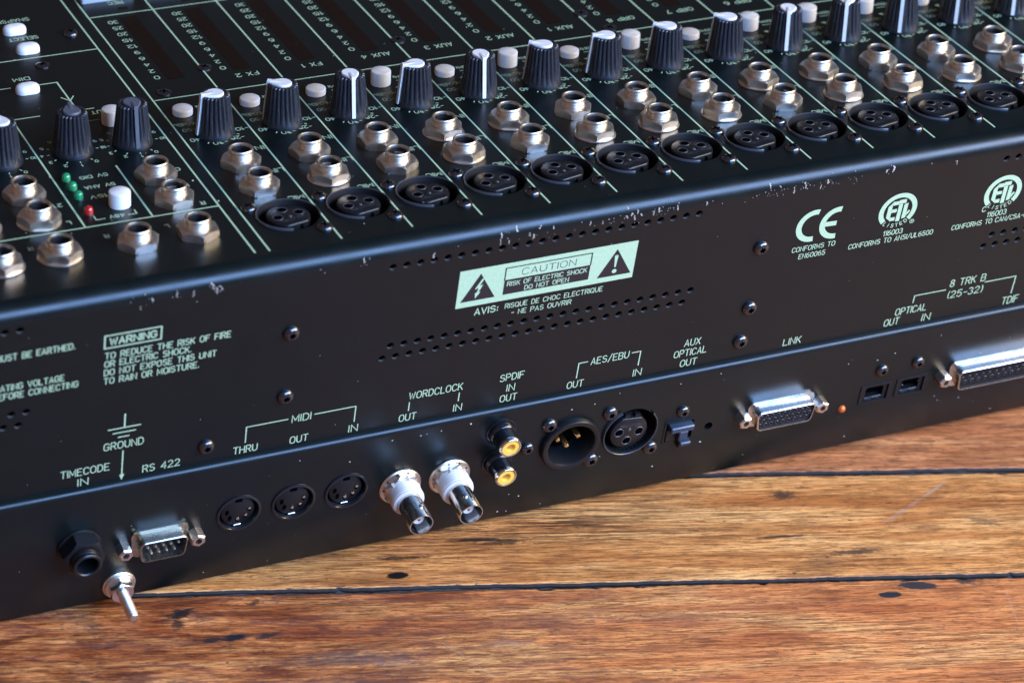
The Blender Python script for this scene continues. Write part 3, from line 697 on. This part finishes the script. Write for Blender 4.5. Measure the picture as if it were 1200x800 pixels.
for k in range(NCH): knob(P*k + 13.4, 97.2, ANG[k], PW)
knob(-43.0, 100, 82, PG)['label'] = 'knob with a grey cap'; knob(-19.2, 100, 268, PG)['label'] = 'knob with a grey cap'; knob(-70.8, 100, 95, PW)
# ------------------------------------------------------------------ buttons
def button_mesh(h, r=4.1):
    mb = MB().use('dark'); mb.lathe([(r + .45, .03), (r, .04)], 32); mb.use('button')
    mb.lathe([(r, -1), (r, h - .5), (r - .12, h - .2), (r - .45, h), (0, h + .12)], 36); return mb.mesh('button')
def dome_mesh():
    mb = MB().use('button'); p0 = rrect(0, 0, 9.8, 6.6, 3.2, 8)
    def sc(k, m): return [(x*k, y*m) for x, y in p0]
    mb.prism(p0, -1, 1.2, smooth=True, cap1=False); last = (1, 1, 1.2)
    for k, m, z in ((.98, .97, 1.8), (.94, .92, 2.3), (.86, .82, 2.8), (.72, .66, 3.15), (.5, .44, 3.4), (.22, .18, 3.5)):
        mb.prism(sc(last[0], last[1]), last[2], z, smooth=True, cap1=(z > 3.45), top=sc(k, m)); last = (k, m, z)
    return mb.mesh('button')
BL, BT, DM = button_mesh(2.6), button_mesh(6.0), dome_mesh()
TALL = {3, 5, 7, 9, 10, 11, 12, 13}
for k in range(NCH): put('button', BT if k in TALL else BL, mixer, at(F_TOP, P*k + 7.3, 118.2))
for x, d in ((-33, 213), (-33.1, 193.4), (-44, 157)): put('button', DM, mixer, at(F_TOP, x, d))
put('button', BT, mixer, at(F_TOP, -21.2, 119.5)); put('button', BT, mixer, at(F_TOP, -39.8, 52.2))
kb = MB().use('key'); kb.box(-11.5, 11.5, -7, 7, 0, 3.0, .9); KEY = kb.mesh('key_cap')
for k in range(NCH): put('button', KEY, mixer, at(F_TOP, P*k + 13.0, 238.2))['label'] = 'wide pale rectangular key'
# ------------------------------------------------------------------ jack sockets
def thread(r0, r1, z0, z1, pitch): 
    out = []; z = z0
    while z + pitch <= z1: out += [(r1, z), (r0, z + pitch*.35), (r0, z + pitch*.5), (r1, z + pitch*.95)]; z += pitch
    return out
def nut_mesh(rc, h, m, bore, name='nut', chamfer=True):
    mb = MB().use(m); ap = rc*cos(pi/6)
    n = 96
    def hx(t): t = (t + pi/6) % (pi/3) - pi/6; return ap/cos(t)
    rows = []
    prof = [(0.0, 1.0, rc*.955), (.28, 1.0, 99), (h*.5, 1.0, 99)]
    for z, _, cap_ in prof: rows.append([(min(hx(2*pi*i/n), cap_), z) for i in range(n)])
    rows.append([(hx(2*pi*i/n), h - .12 - .95*(max(0, (hx(2*pi*i/n) - ap)/(rc - ap)))**1.3) for i in range(n)])
    rows.append([(ap*.975, h) for i in range(n)]); rows.append([(bore, h) for i in range(n)])
    o = len(mb.v)
    for rw in rows:
        for i, (r, z) in enumerate(rw): mb.v.append((r*cos(2*pi*i/n), r*sin(2*pi*i/n), z))
    for j in range(len(rows) - 1):
        for i in range(n): mb.face([o + j*n + i, o + j*n + (i+1) % n, o + (j+1)*n + (i+1) % n, o + (j+1)*n + i], j == 3)
    return mb.mesh(name)
def jack_body():
    mb = MB().use('nickel')
    mb.lathe([(4.45, 0)] + thread(4.85, 4.52, 3.2, 6.3, .85) + [(4.85, 6.3), (4.85, 6.9), (4.6, 7.25), (4.1, 7.25), (3.85, 7.0), (3.8, 6.2)], 40)
    mb.use('bore').lathe([(3.8, 6.2), (3.6, 1)], 32); mb.use('dark').lathe([(3.6, 1), (0, .5)], 24)
    mb.use('nickel').lathe([(3.62, 4.6), (3.0, 4.2), (3.0, 1.5), (3.6, 1.2)], 20, a0=.4, a1=1.9)
    return mb.mesh('jack_socket')
NUT, JB = nut_mesh(8.15, 3.4, 'nickel', 4.6), jack_body()
_w = MB().use('nickel'); _w.lathe([(8.2, 0), (8.3, .25), (8.0, .5), (4.4, .52)], 40); WASH = _w.mesh('washer')
rj = random.Random(11)
def jack(x, d):
    ang = rj.uniform(0, pi/3)
    o = put('jack_socket', JB, mixer, at(F_TOP, x, d, 0.02, rj.uniform(0, 6)))
    if rj.random() < .45: put('washer', WASH, o, at(F_TOP, x, d, .02)); put('nut', NUT, o, at(F_TOP, x, d, .52, ang))
    else: put('nut', NUT, o, at(F_TOP, x, d, .02, ang))
for k in range(NCH): jack(P*k + 13.6, 68.4); jack(P*k + 13.4, 47.4)
for x, d in ((-20.1, 69.1), (-19.9, 48.2), (-71.2, 69.5), (-71.6, 48.9), (-72.1, 21.1), (-43.2, 20.2), (-20.3, 20.7), (-93.9, 20.1), (-94, 69.3), (-94, 48.9)): jack(x, d)
# ------------------------------------------------------------------ screws
def screw_mesh(r=3.3, h=2.0, deep=1.0):
    mb = MB().use('screw'); n = 36
    mb.lathe([(r, 0), (r, .4), (r*.93, h*.55), (r*.72, h*.88), (r*.52, h)], n)
    # star recess
    o = len(mb.v); N = 24; star = [(r*(.52 if True else 0), 2*pi*i/N) for i in range(N)]
    ring1 = [(r*.52*cos(t), r*.52*sin(t), h) for _, t in star]
    rs = [r*(.46 if i % 4 in (0,) else .40 if i % 4 in (1, 3) else .27) for i in range(N)]
    ring2 = [(rs[i]*cos(2*pi*i/N), rs[i]*sin(2*pi*i/N), h + .02) for i in range(N)]
    ring3 = [(rs[i]*.9*cos(2*pi*i/N), rs[i]*.9*sin(2*pi*i/N), h - deep) for i in range(N)]
    mb.v += ring1 + ring2 + ring3 + [(0, 0, h - deep)]
    for i in range(N):
        j = (i+1) % N
        mb.face([o + i, o + j, o + N + j, o + N + i], True)
    mb.use('dark')
    for i in range(N):
        j = (i+1) % N
        mb.face([o + N + i, o + N + j, o + 2*N + j, o + 2*N + i]); mb.face([o + 2*N + i, o + 2*N + j, o + 3*N])
    return mb.mesh('screw')
def phillips_mesh(r=3.0, h=1.7):
    mb = MB().use('screw'); mb.lathe([(r, 0), (r, .35), (r*.92, h*.55), (r*.7, h*.88), (r*.4, h), (0, h + .05)], 32)
    mb.use('dark')
    for a_ in (0, pi/2):
        c_, s_ = cos(a_), sin(a_)
        mb.add([(x*c_ - y*s_, x*s_ + y*c_, h + .12) for x, y in ((-1.5, -.32), (1.5, -.32), (1.5, .32), (-1.5, .32))], [[0, 1, 2, 3]])
        mb.add([(x*c_ - y*s_, x*s_ + y*c_, z) for x, y, z in ((-1.7, -.4, h - .1), (1.7, -.4, h - .1), (1.7, .4, h - .1), (-1.7, .4, h - .1), (-1.5, -.32, h + .12), (1.5, -.32, h + .12), (1.5, .32, h + .12), (-1.5, .32, h + .12))], [[0, 1, 5, 4], [1, 2, 6, 5], [2, 3, 7, 6], [3, 0, 4, 7]])
    return mb.mesh('screw')
SC, PH, SS, PF = screw_mesh(), phillips_mesh(), screw_mesh(2.9, 1.8), phillips_mesh(3.0, .8)
rs_ = random.Random(5)
def screw(F, x, y, me): put('screw', me, mixer, at(F, x, y, 0.01, rs_.uniform(0, 6)))
for k in range(NCH):
    screw(F_TOP, P*k + 3.9, 33.4, PH); screw(F_TOP, P*k + 25.3, 9.9, PH)
for x, u in ((7.2, -33.2), (7.3, -64.4), (-22.8, -82.3), (203.3, -33.1), (204.1, -64.1), (203.3, -81.5)): screw(F_REAR, x, u, SC)
for x, d in ((-11.8, 204.0), (-31.4, 178.4), (6.5, 138.2), (29.4, 155.2), (114.0, 154.6), (198.0, 154.4), (203, 136.8), (282, 154.4)): screw(F_TOP, x, d, PH if x < -11 and d > 200 else PF)
for x, u in ((112.8, -115), (181.7, -111.9), (274.5, -111.2), (291.7, -110.7)): screw(F_STRIP, x, u, SS)
for c_ in (XLRM, XLRF):
    screw(F_STRIP, c_[0] - 10.6, c_[1] + 12.0, SC); screw(F_STRIP, c_[0] + 11.0, c_[1] - 11.8, SC)
# ------------------------------------------------------------------ microphone (female three pole) sockets
def xlr_shell(open_a, span, lip=.9):
    mb = MB().use('black')
    a0 = radians(open_a + span/2); a1 = radians(open_a - span/2) + 2*pi
    mb.use('emboss').lathe([(12.3, .02), (12.25, lip*.7), (12.05, lip), (11.8, lip), (11.65, lip*.85)], 60, a0=a0, a1=a1)
    mb.use('insert').lathe([(11.65, lip*.85), (11.4, .1), (11.25, -12)], 60, a0=a0, a1=a1)
    mb.lathe([(11.6, -.4), (11.3, -.5), (11.25, -13)], 60, a0=radians(open_a - span/2), a1=radians(open_a + span/2))
    mb.use('dark').lathe([(11.3, -12.9), (0, -12.9)], 40)
    return mb.mesh('xlr_socket')
def xlr_insert(key_a):
    mb = MB().use('black'); n = 60; ka = radians(key_a)
    def rf(r, z, t, i):
        q = r; dlt = (t - ka + pi) % (2*pi) - pi
        if r > 6: 
            lim = r*.87/max(.2, cos(dlt)) if abs(dlt) < 1.2 else 99
            q = min(r, lim)
        return q
    mb.lathe([(8.3, -12.8), (8.3, -.5), (8.15, -.1), (7.85, .1), (0, .1)], n, rfun=rf)
    # raised latch block on the key side
    c_, s_ = cos(ka), sin(ka)
    def T_(x, y, z): return (x*c_ - y*s_, x*s_ + y*c_, z)
    for y0, y1, z1, x1 in ((-3.4, -1.2, -.6, 8.7), (1.2, 3.4, -.6, 8.7), (-1.2, 1.2, -2.5, 8.2)):
        pts = [T_(x, y, z) for z in (-12.5, z1) for x, y in ((6.9, y0), (x1, y0), (x1, y1), (6.9, y1))]
        mb.add(pts, [[4, 5, 6, 7], [0, 1, 5, 4], [1, 2, 6, 5], [2, 3, 7, 6], [3, 0, 4, 7]])
    for da in (90, 180, 270):
        t = ka + radians(da); x, y = 4.55*cos(t), 4.55*sin(t)
        mb.use('emboss').lathe([(2.2, .1), (2.1, .22), (1.85, .22), (1.75, .12)], 18, (x, y, 0)); mb.use('dark').lathe([(1.78, .13), (0, .12)], 16, (x, y, 0))
    m_ = MB().use('emboss'); txt(m_, 'NEUTRIK', -5.0, 5.0, -.9, 1.5, .24)
    ro = ka - pi/2 if False else ka + pi/2
    mb.use('emboss'); mb.add([(x*cos(ro) - (y - 1.2)*sin(ro)*1.0 + 2.2*c_, x*sin(ro) + (y - 1.2)*cos(ro) + 2.2*s_, z + .1) for x, y, z in m_.v], m_.f)
    mb.lathe([(.75, .1), (.6, .3), (0, .34)], 12, (1.2*c_, 1.2*s_, 0))
    return mb.mesh('insert')
XS, XI = xlr_shell(-62, 78), xlr_insert(-78)
for k in range(NCH):
    o = put('xlr_socket', XS, mixer, at(F_TOP, P*k + MIC[0], MIC[1])); put('insert', XI, o, at(F_TOP, P*k + MIC[0] + .2, MIC[1] + .3))
# rear three pole sockets
o = put('xlr_socket', xlr_shell(78, 74, 1.3), mixer, at(F_STRIP, *XLRF)); put('insert', xlr_insert(84), o, at(F_STRIP, XLRF[0] - .2, XLRF[1] - .8))
mb = MB().use('black')
mb.lathe([(12.9, .02), (12.9, 1.7), (12.4, 2.4), (11.2, 2.5), (10.4, 2.2), (9.9, 1.2), (9.7, -9)], 60); mb.use('dark').lathe([(9.8, -8.9), (0, -8.9)], 40)
o = put('xlr_socket', mb.mesh('male_xlr_socket'), mixer, at(F_STRIP, *XLRM)); o['label'] = 'plug type three pole socket with three brass pins inside'
pn = MB().use('brass'); pn.lathe([(1.15, -8.8), (1.15, -.9), (.8, -.3), (0, -.1)], 16); pm_ = pn.mesh('pin')
for dx, dy in ((-4.6, .6), (0, -3.6), (4.5, .6)): put('pin', pm_, o, at(F_STRIP, XLRM[0] + dx - .6, XLRM[1] + dy + 1.5))
# ------------------------------------------------------------------ five pole round sockets
mb = MB().use('gloss')
mb.lathe([(9.1, .02), (9.0, .5), (8.5, .8), (8.05, .75), (7.75, .3), (7.6, -5)], 56); mb.use('dark').lathe([(7.65, -4.5), (6.8, -4.5)], 40)
mb.use('black').lathe([(6.75, -4.6), (6.75, -.75), (6.55, -.6), (0, -.6)], 48)
mb.use('dark').sheet(rrect(0, 5.9, 3.0, 2.1, .3), -.55)
for t in (180, 225, 270, 315, 360):
    x, y = 4.5*cos(radians(t)), 4.5*sin(radians(t)) + .4
    mb.use('dark').sheet([(x + .85*cos(a_/12*2*pi), y + 1.4*sin(a_/12*2*pi)) for a_ in range(12)], -.55)
    if t > 260: mb.use('chrome').lathe([(.72, -.5), (.6, -.2), (0, -.1)], 12, (x, y + .5, 0))
mb.use('chrome').box(-1.6, 1.4, -7.2, -6.5, -1.0, -.3, .1)
DM_ = mb.mesh('midi_socket')
for x, u in DIN: put('midi_socket', DM_, mixer, at(F_STRIP, x, u))
# ------------------------------------------------------------------ coaxial sockets with white bushings
wsh = MB().use('nickel'); wsh.lathe([(8.7, .02), (8.8, .5), (8.3, 1.0), (5.0, 1.05)], 48)
for i in range(10):
    t = 2*pi*i/10; wsh.use('dark').lathe([(.4, 1.2), (0, 1.2)], 8, (7.4*cos(t), 7.4*sin(t), 0))
WM = wsh.mesh('washer'); HN = nut_mesh(7.7, 2.6, 'nickel', 5.0)
wb = MB().use('white'); wb.lathe([(6.4, 2.6)] + thread(6.75, 6.25, 3.2, 9.4, 1.0) + [(6.5, 9.6), (6.1, 9.9), (4.8, 9.9)], 44); wb.prism([(x*1.0, y) for x, y in hexa(7.25, .3)], 2.7, 4.6, top=[(x*.97, y*.97) for x, y in hexa(7.25, .3)]); WB = wb.mesh('bushing')
bb = MB().use('chrome'); bb.lathe([(4.95, 9.5), (4.95, 22.6), (4.85, 22.9), (4.55, 22.9), (4.45, 22.4), (4.4, 12)], 44); bb.use('dark').lathe([(4.42, 12.5), (0, 12.5)], 32)
bb.use('chrome'); 
for s_ in (1, -1): 
    o0 = len(bb.v); bb.lathe([(.95, 0), (.9, 1.0), (.5, 1.15), (0, 1.15)], 14)
    for i in range(o0, len(bb.v)):
        x, y, z = bb.v[i]; t = radians(72); 
        if s_ < 0: t += pi
        q = (z + 4.8, y, x + 17.3); bb.v[i] = (q[0]*cos(t) - q[1]*sin(t), q[0]*sin(t) + q[1]*cos(t), q[2])
BB = bb.mesh('barrel')
db = MB().use('white'); db.lathe([(2.3, 12.4), (2.3, 19.6), (2.05, 19.9), (.7, 19.9), (.65, 19.0), (0, 19.0)], 28); db.use('brass').lathe([(.75, 19.95), (.4, 20.0), (.38, 18)], 14); DB = db.mesh('insulator')
for x, u, rz in ((58.9, -121.6, 0), (79.9, -121.6, .5)):
    o = put('bnc_socket', BB, mixer, at(F_STRIP, x, u, 0, rz))
    put('washer', WM, o, at(F_STRIP, x, u, 0, rz)); put('nut', HN, o, at(F_STRIP, x, u, 1.0, .2 + rz)); put('bushing', WB, o, at(F_STRIP, x, u, 0, rz)); put('insulator', DB, o, at(F_STRIP, x, u, 0, rz))
# ------------------------------------------------------------------ phono sockets
rb = MB().use('gloss'); rb.lathe([(6.5, .02), (6.5, .5), (6.0, .55), (5.95, .2), (5.6, .2), (5.55, 1.6), (5.3, 2.4), (4.75, 3.0), (4.5, 8.4)], 40); RB = rb.mesh('phono_socket')
rc_ = MB().use('chrome'); rc_.lathe([(4.3, 8.0), (4.65, 8.2), (4.75, 8.8), (4.65, 9.8), (4.3, 10.2), (3.75, 10.2), (3.65, 9.6)], 40); RC = rc_.mesh('ring')
ry_ = MB().use('yellow'); ry_.lathe([(3.75, 9.7), (3.6, 9.95), (1.95, 9.95), (1.8, 9.7), (1.7, 6)], 32); ry_.use('brass').lathe([(1.72, 8.8), (0, 8.6)], 20); RY = ry_.mesh('insulator')
for x, u in ((99.9, -102.9), (100.0, -118.7)):
    o = put('phono_socket', RB, mixer, at(F_STRIP, x, u)); put('ring', RC, o, at(F_STRIP, x, u)); put('insulator', RY, o, at(F_STRIP, x, u))
# ------------------------------------------------------------------ multi-pin data sockets
def dshape(w, h, r=2.2, slant=1.0, n=6):
    """rounded trapezium, long side up"""
    P_ = [(-w/2 + slant, -h/2), (w/2 - slant, -h/2), (w/2, h/2), (-w/2, h/2)]
    out = []
    for i in range(4):
        p = Vector(P_[i]); a_ = (Vector(P_[i-1]) - p).normalized(); b_ = (Vector(P_[(i+1) % 4]) - p).normalized()
        half = a_.angle(b_)/2; c_ = p + (a_ + b_).normalized()*(r/sin(half)); 
        t0 = c_ - a_.orthogonal()*0
        pa = p + a_*(r/math.tan(half)); pb = p + b_*(r/math.tan(half))
        A0 = atan2(pa.y - c_.y, pa.x - c_.x); A1 = atan2(pb.y - c_.y, pb.x - c_.x)
        while A1 < A0: A1 += 2*pi
        out += [(c_.x + r*cos(A0 + (A1 - A0)*k/n), c_.y + r*sin(A0 + (A1 - A0)*k/n)) for k in range(n+1)]
    return out
def dshell(w, h, hh, m, slant=1.2):
    mb = MB().use(m); A_ = dshape(w + 3.8, h + 3.2, 2.8, slant); B_ = dshape(w, h, 2.3, slant); B1 = dshape(w - .5, h - .5, 2.1, slant); C_ = dshape(w - 1.1, h - 1.1, 1.9, slant)
    mb.prism(A_, 0.02, .8, smooth=True, cap1=False); mb.prism(A_, .8, 1.1, top=B_, cap1=False, smooth=True); 
    mb.prism(B_, 1.1, hh - .3, smooth=True, cap1=False); mb.prism(B_, hh - .3, hh, top=B1, smooth=True, cap1=False); mb.prism(B1, hh, hh, top=C_, cap1=False)
    n = len(C_); o_ = len(mb.v); mb.v += [(x, y, hh) for x, y in C_] + [(x, y, 1.0) for x, y in C_]
    for i in range(n): mb.face([o_ + i, o_ + n + i, o_ + n + (i+1) % n, o_ + (i+1) % n][::-1], True)
    return mb, C_
def post_mesh():
    mb = MB().use('nickel'); mb.prism(hexa(3.05, .2), 0, 4.7, cap1=False); mb.prism(hexa(3.05, .2), 4.7, 5.2, top=circ(0, 0, 2.5, 6, .2), cap1=False)
    o_ = len(mb.v); a_ = circ(0, 0, 2.5, 6, .2); b_ = circ(0, 0, 1.45, 6, .2); mb.v += [(x, y, 5.2) for x, y in a_ + b_] + [(x, y, 2) for x, y in b_]
    for i in range(6): j = (i+1) % 6; mb.face([o_ + i, o_ + j, o_ + 6 + j, o_ + 6 + i]); mb.face([o_ + 6 + i, o_ + 6 + j, o_ + 12 + j, o_ + 12 + i], True)
    mb.use('dark').sheet(b_, 2.4); return mb.mesh('jack_post')
JP = post_mesh()
def posts(o, x, u, half):
    for s_ in (-1, 1): put('jack_post', JP, o, at(F_STRIP, x + s_*half, u, 0, .4*s_))
# nine pin plug
x, u = -40.0, -123.6
mb, C_ = dshell(19.6, 10.2, 6.2, 'tarnish'); mb.use('insert').sheet(C_, 1.5); mb.use('nickel')
for rw, y in ((5, 1.55), (4, -1.6)):
    for i in range(rw): mb.lathe([(.55, 1.5), (.55, 5.0), (.3, 5.5), (0, 5.6)], 10, ((i - (rw-1)/2)*3.05, y, 0))
mb.use('brass').box(-10.6, -9.4, 5.7, 6.5, .5, 1.6); mb.box(9.4, 10.6, 5.7, 6.5, .5, 1.6)
o = put('data_socket', mb.mesh('data_socket'), mixer, at(F_STRIP, x, u)); o['label'] = 'tarnished nine pin plug type data socket'; posts(o, x - .1, u - .5, 14.4)
# three row socket
def female(x, u, w, h, rows, n_, pitch, half, lab):
    mb, C_ = dshell(w, h, 6.0, 'dsub'); mb.use('insert').prism([(a_*.985, b_*.985) for a_, b_ in C_], 1.0, 5.4)
    for j in range(rows):
        for i in range(n_):
            px_ = (i - (n_-1)/2)*pitch + (.25 if j % 2 else -.25)*pitch; py_ = ((rows-1)/2 - j)*2.15
            mb.use('emboss').lathe([(.90, 5.42), (.80, 5.52), (.60, 5.44)], 10, (px_, py_, 0)); mb.use('dark').lathe([(.61, 5.45), (0, 5.45)], 10, (px_, py_, 0))
    o = put('data_socket', mb.mesh('data_socket'), mixer, at(F_STRIP, x, u)); o['label'] = lab; posts(o, x, u, half)
female(228.0, -121.4, 27.6, 10.0, 3, 9, 2.7, 17.9, 'silver data socket with three rows of holes')
female(333.6, -121.4, 46.5, 10.6, 2, 13, 3.3, 28.3, 'longest silver data socket with two rows of holes')
# ------------------------------------------------------------------ footswitch style jack in black plastic, earth stud
o = MB().use('black'); o.lathe([(8.6, .02), (8.6, .8), (8.2, 1.1), (5, 1.1)], 40); o.lathe([(5.6, 1.0)] + thread(5.75, 5.4, 6.2, 10.0, 1.1) + [(5.8, 10.3), (5.75, 11.0), (5.3, 11.4), (4.5, 11.4), (4.15, 11.0), (4.1, -2)], 40); o.use('dark').lathe([(4.15, 3), (0, 3)], 24)
o = put('jack_socket', o.mesh('plastic_jack'), mixer, at(F_STRIP, -71.8, -118.9)); o['label'] = 'black plastic jack socket with a black hexagonal nut'
put('nut', nut_mesh(8.6, 6.4, 'black', 5.7), o, at(F_STRIP, -71.8, -118.9, 1.0, .35))
st = MB().use('nickel'); st.lathe([(1.6, 0)] + thread(2.25, 1.7, 1.0, 18.6, .95) + [(2.0, 18.8), (1.5, 19.4), (0, 19.5)], 24)
o = put('earth_stud', st.mesh('earth_stud'), mixer, at(F_STRIP, -55.3, -143.2))
w1 = MB().use('nickel'); w1.lathe([(6.6, .02), (6.6, 1.0), (6.3, 1.3), (2.2, 1.3)], 40); put('washer', w1.mesh('washer'), o, at(F_STRIP, -55.3, -143.2))
w2 = MB().use('nickel'); w2.lathe([(5.9, 1.3), (6.0, 2.0), (5.7, 2.5), (2.2, 2.6)], 40); put('washer', w2.mesh('washer'), o, at(F_STRIP, -55.3, -143.2))
put('nut', nut_mesh(5.0, 3.4, 'dsub', 2.1), o, at(F_STRIP, -55.3, -143.2, 2.6, .1))
# ------------------------------------------------------------------ optical sockets
mb = MB().use('black')
for q in ((-7.2, -6.2), (6.2, 7.2)): mb.box(q[0], q[1], -4.9, 4.9, -4, .4)
mb.box(-6.2, 6.2, 3.9, 4.9, -4, .4); mb.box(-6.2, 6.2, -4.9, -4.2, -4, .5)
mb.box(-6.1, -4.3, -4.1, 3.8, -4, -.5); mb.box(4.3, 6.1, -4.1, 3.8, -4, -.5)
mb.prism([(-4.3, 2.0), (-2.6, 3.8), (-4.3, 3.8)], -4, -.6); mb.prism([(4.3, 2.0), (4.3, 3.8), (2.6, 3.8)], -4, -.6)
mb.use('dark').sheet([(-7, -4.8), (7, -4.8), (7, 4.8), (-7, 4.8)], -3.6)
mb.use('black').box(-4.2, 4.2, -4.0, -2.7, -3.4, -.6, .2); mb.use('blue'); mb.box(-2.6, -.2, -3.0, -2.75, -1.6, -.5); mb.box(-3.6, -.8, -3.8, -3.45, -.7, -.45); mb.box(1.2, 3.2, -3.8, -3.45, -.7, -.45)
OM = mb.mesh('optical_socket')
for x, u in OPT: put('optical_socket', OM, mixer, at(F_STRIP, x, u))
mb = MB().use('black'); mb.box(-6.7, 6.7, 4.8, 5.8, -4, .3); mb.box(-6.7, -5.9, -5.8, 4.8, -4, .3); mb.box(-6.7, 6.7, -5.8, -5.1, -4, .3); mb.use('dark').sheet([(-6, -5), (6, -5), (6, 4.8), (-6, 4.8)], -3)
o = put('optical_socket', mb.mesh('covered_optical_socket'), mixer, at(F_STRIP, 181.3, -122.2)); o['label'] = 'optical socket closed by a blue grey dust cap'
dc = MB().use('blue'); dc.box(-5.0, 5.6, 1.6, 4.4, -3, 3.4, .5); dc.box(-.7, 3.3, -3.4, 1.5, -3, 3.0, .4); dc.box(-.4, 4.4, -5.0, -3.3, -3, 4.6, .4)
dc.use('black').box(-5.6, -.9, -4.6, 1.5, -3, .8, .3); dc.box(.1, 3.4, -8.2, -5.1, .1, 2.4, .4); put('dust_cap', dc.mesh('dust_cap'), o, at(F_STRIP, 181.3, -122.2))
# ------------------------------------------------------------------ lamps
def led_mesh(m, r=1.75):
    mb = MB().use('black'); mb.lathe([(r + .5, .03), (r + .35, .25), (r, .25)], 24); mb.use(m).lathe([(r, 0), (r, 1.5), (r*.92, 2.2), (r*.7, 2.8), (r*.36, 3.15), (0, 3.25)], 24); return mb.mesh('indicator_lamp')
LG, LR, LA = led_mesh('green'), led_mesh('red'), led_mesh('amber', 1.8)
for x, d in ((-52.6, 77.6), (-52.4, 70.0), (-52.5, 62.2)): put('indicator_lamp', LG, mixer, at(F_TOP, x, d))['label'] = 'green indicator lamp'
put('indicator_lamp', LR, mixer, at(F_TOP, -52.7, 49.4))['label'] = 'red indicator lamp'
put('indicator_lamp', LA, mixer, at(F_STRIP, 259.1, -129.2, -1.6))['label'] = 'amber indicator lamp'
# ------------------------------------------------------------------ level meters
mt = MB().use('lens'); mt.sheet(rrect(0, 31.9, 7.2, 63.8, .8, 3), .06)
MT = mt.mesh('level_meter')
for k in range(NCH): put('level_meter', MT, mixer, at(F_TOP, P*k + 15.6, METER_D[0]))
rl_ = MB().use('lens'); rl_.sheet(rrect(0, 0, 4.2, 2.6, .5, 3), .06); RL = rl_.mesh('record_lamp')
for k in range(4): put('record_lamp', RL, mixer, at(F_TOP, P*k + 16.6, 222.2))

# ------------------------------------------------------------------ wear: paint chipped off the folded edge, specks of dust
rc = random.Random(21)
ch = MB().use('bare')
def on_edge(x, s):
    """s: mm along the profile measured down the rear from the tangent (negative = up over the fold)"""
    if s >= 0: p = TR - UR*s; n = NR
    else:
        ang = -s/r_b; a_ = NR.angle(NT); nrm = (NR*sin(a_ - ang) + NT*sin(ang))/sin(a_); p = BC + r_b*nrm; n = nrm
    return Vector((x, p.y, p.z)), n
def flake(x, s, w, l):
    pts = []; n_ = rc.choice((5, 6, 7)); ph = rc.uniform(0, 6)
    for i in range(n_):
        t = ph + 2*pi*i/n_; k = rc.uniform(.55, 1.1)
        p, nn = on_edge(x + w*k*cos(t), s - l*k*sin(t)); pts.append(p + nn*.05)
    c_, nn = on_edge(x, s); o_ = len(ch.v); ch.v += [tuple(q) for q in pts] + [tuple(c_ + nn*.07)]
    for i in range(n_): ch.face([o_ + i, o_ + (i+1) % n_, o_ + n_])
CL = [(-52, 4, 7), (-36, 4, 5), (-24, 3, 8), (18, 8, 2), (34, 2, 6), (62, 10, 2), (92, 5, 8), (103, 4, 6), (118, 6, 3), (131, 6, 11), (143, 4, 10), (153, 4, 11), (160, 3, 7), (178, 5, 3), (196, 7, 9), (207, 5, 10), (218, 4, 12), (228, 4, 11), (240, 3, 7), (256, 2, 6), (280, 14, 3), (320, 16, 3)]
for x, sp_, n_ in CL:
    for i in range(int(n_*1.25)):
        xx = rc.gauss(x, sp_*.7); s = max(-5.5, min(3.5, rc.gauss(-1.2, 1.5))); big = rc.random()
        if big < .2:                                   # a scrape: a few overlapping flakes one under the other
            w = rc.uniform(.2, .5); q = s - .8
            for k in range(rc.choice((2, 3, 4))): flake(xx + rc.gauss(0, .16), q, w*rc.uniform(.6, 1.2), rc.uniform(.3, .7)); q += rc.uniform(.45, .9)
        else: flake(xx, s, rc.uniform(.10, .24), rc.uniform(.14, .34))
chips = ch.build('paint_chips', rear_o, Matrix()); chips['kind'] = 'stuff'
def specks(n, F, xr, yr, name, parent, rmax=.32, extra=()):
    mb = MB().use('dust')
    L_ = [(rc.uniform(*xr), rc.uniform(*yr), rmax*rc.random()**2.2 + .06) for _ in range(n)] + list(extra)
    for x, y, r in L_:
        n_ = 6; ph = rc.uniform(0, 6)
        mb.add([(x + r*rc.uniform(.6, 1.2)*cos(ph + i), y + r*rc.uniform(.6, 1.2)*sin(ph + i), .04) for i in [2*pi*j/n_ for j in range(n_)]] + [(x, y, .04 + r*.6)], [[i, (i+1) % n_, n_] for i in range(n_)])
    o = mb.build(name, parent, F); o['kind'] = 'stuff'
specks(80, F_STRIP, (-110, 350), (-149, -94), 'dust_specks', strip_o, .22,
       [(65, -96.5, .38), (67.5, -96.2, .3), (130, -98.5, .4), (140, -98, .34), (86, -95.5, .5), (53, -96, .35), (104, -147.5, .35), (108, -148.3, .3), (112.5, -141, .38), (172.5, -140, .4), (193, -131.5, .45), (264, -146, .35), (196, -95, .3), (178, -96.3, .3), (300, -98, .3), (305, -133, .3), (318, -137, .3), (271, -105, .3), (257, -104, .3), (279, -103, .3), (36, -103, .35), (15, -97, .25)])
specks(50, F_REAR, (-110, 350), (-90, -6), 'dust_specks', rear_o, .16)
specks(190, F_TOP, (-110, 390), (1, 245), 'dust_specks', top_o, .20, [(-26.5, 17.5, .55), (-8, 62, .5), (-4.5, 43, .5), (40, 8, .3), (-57.5, 82.5, .5)])
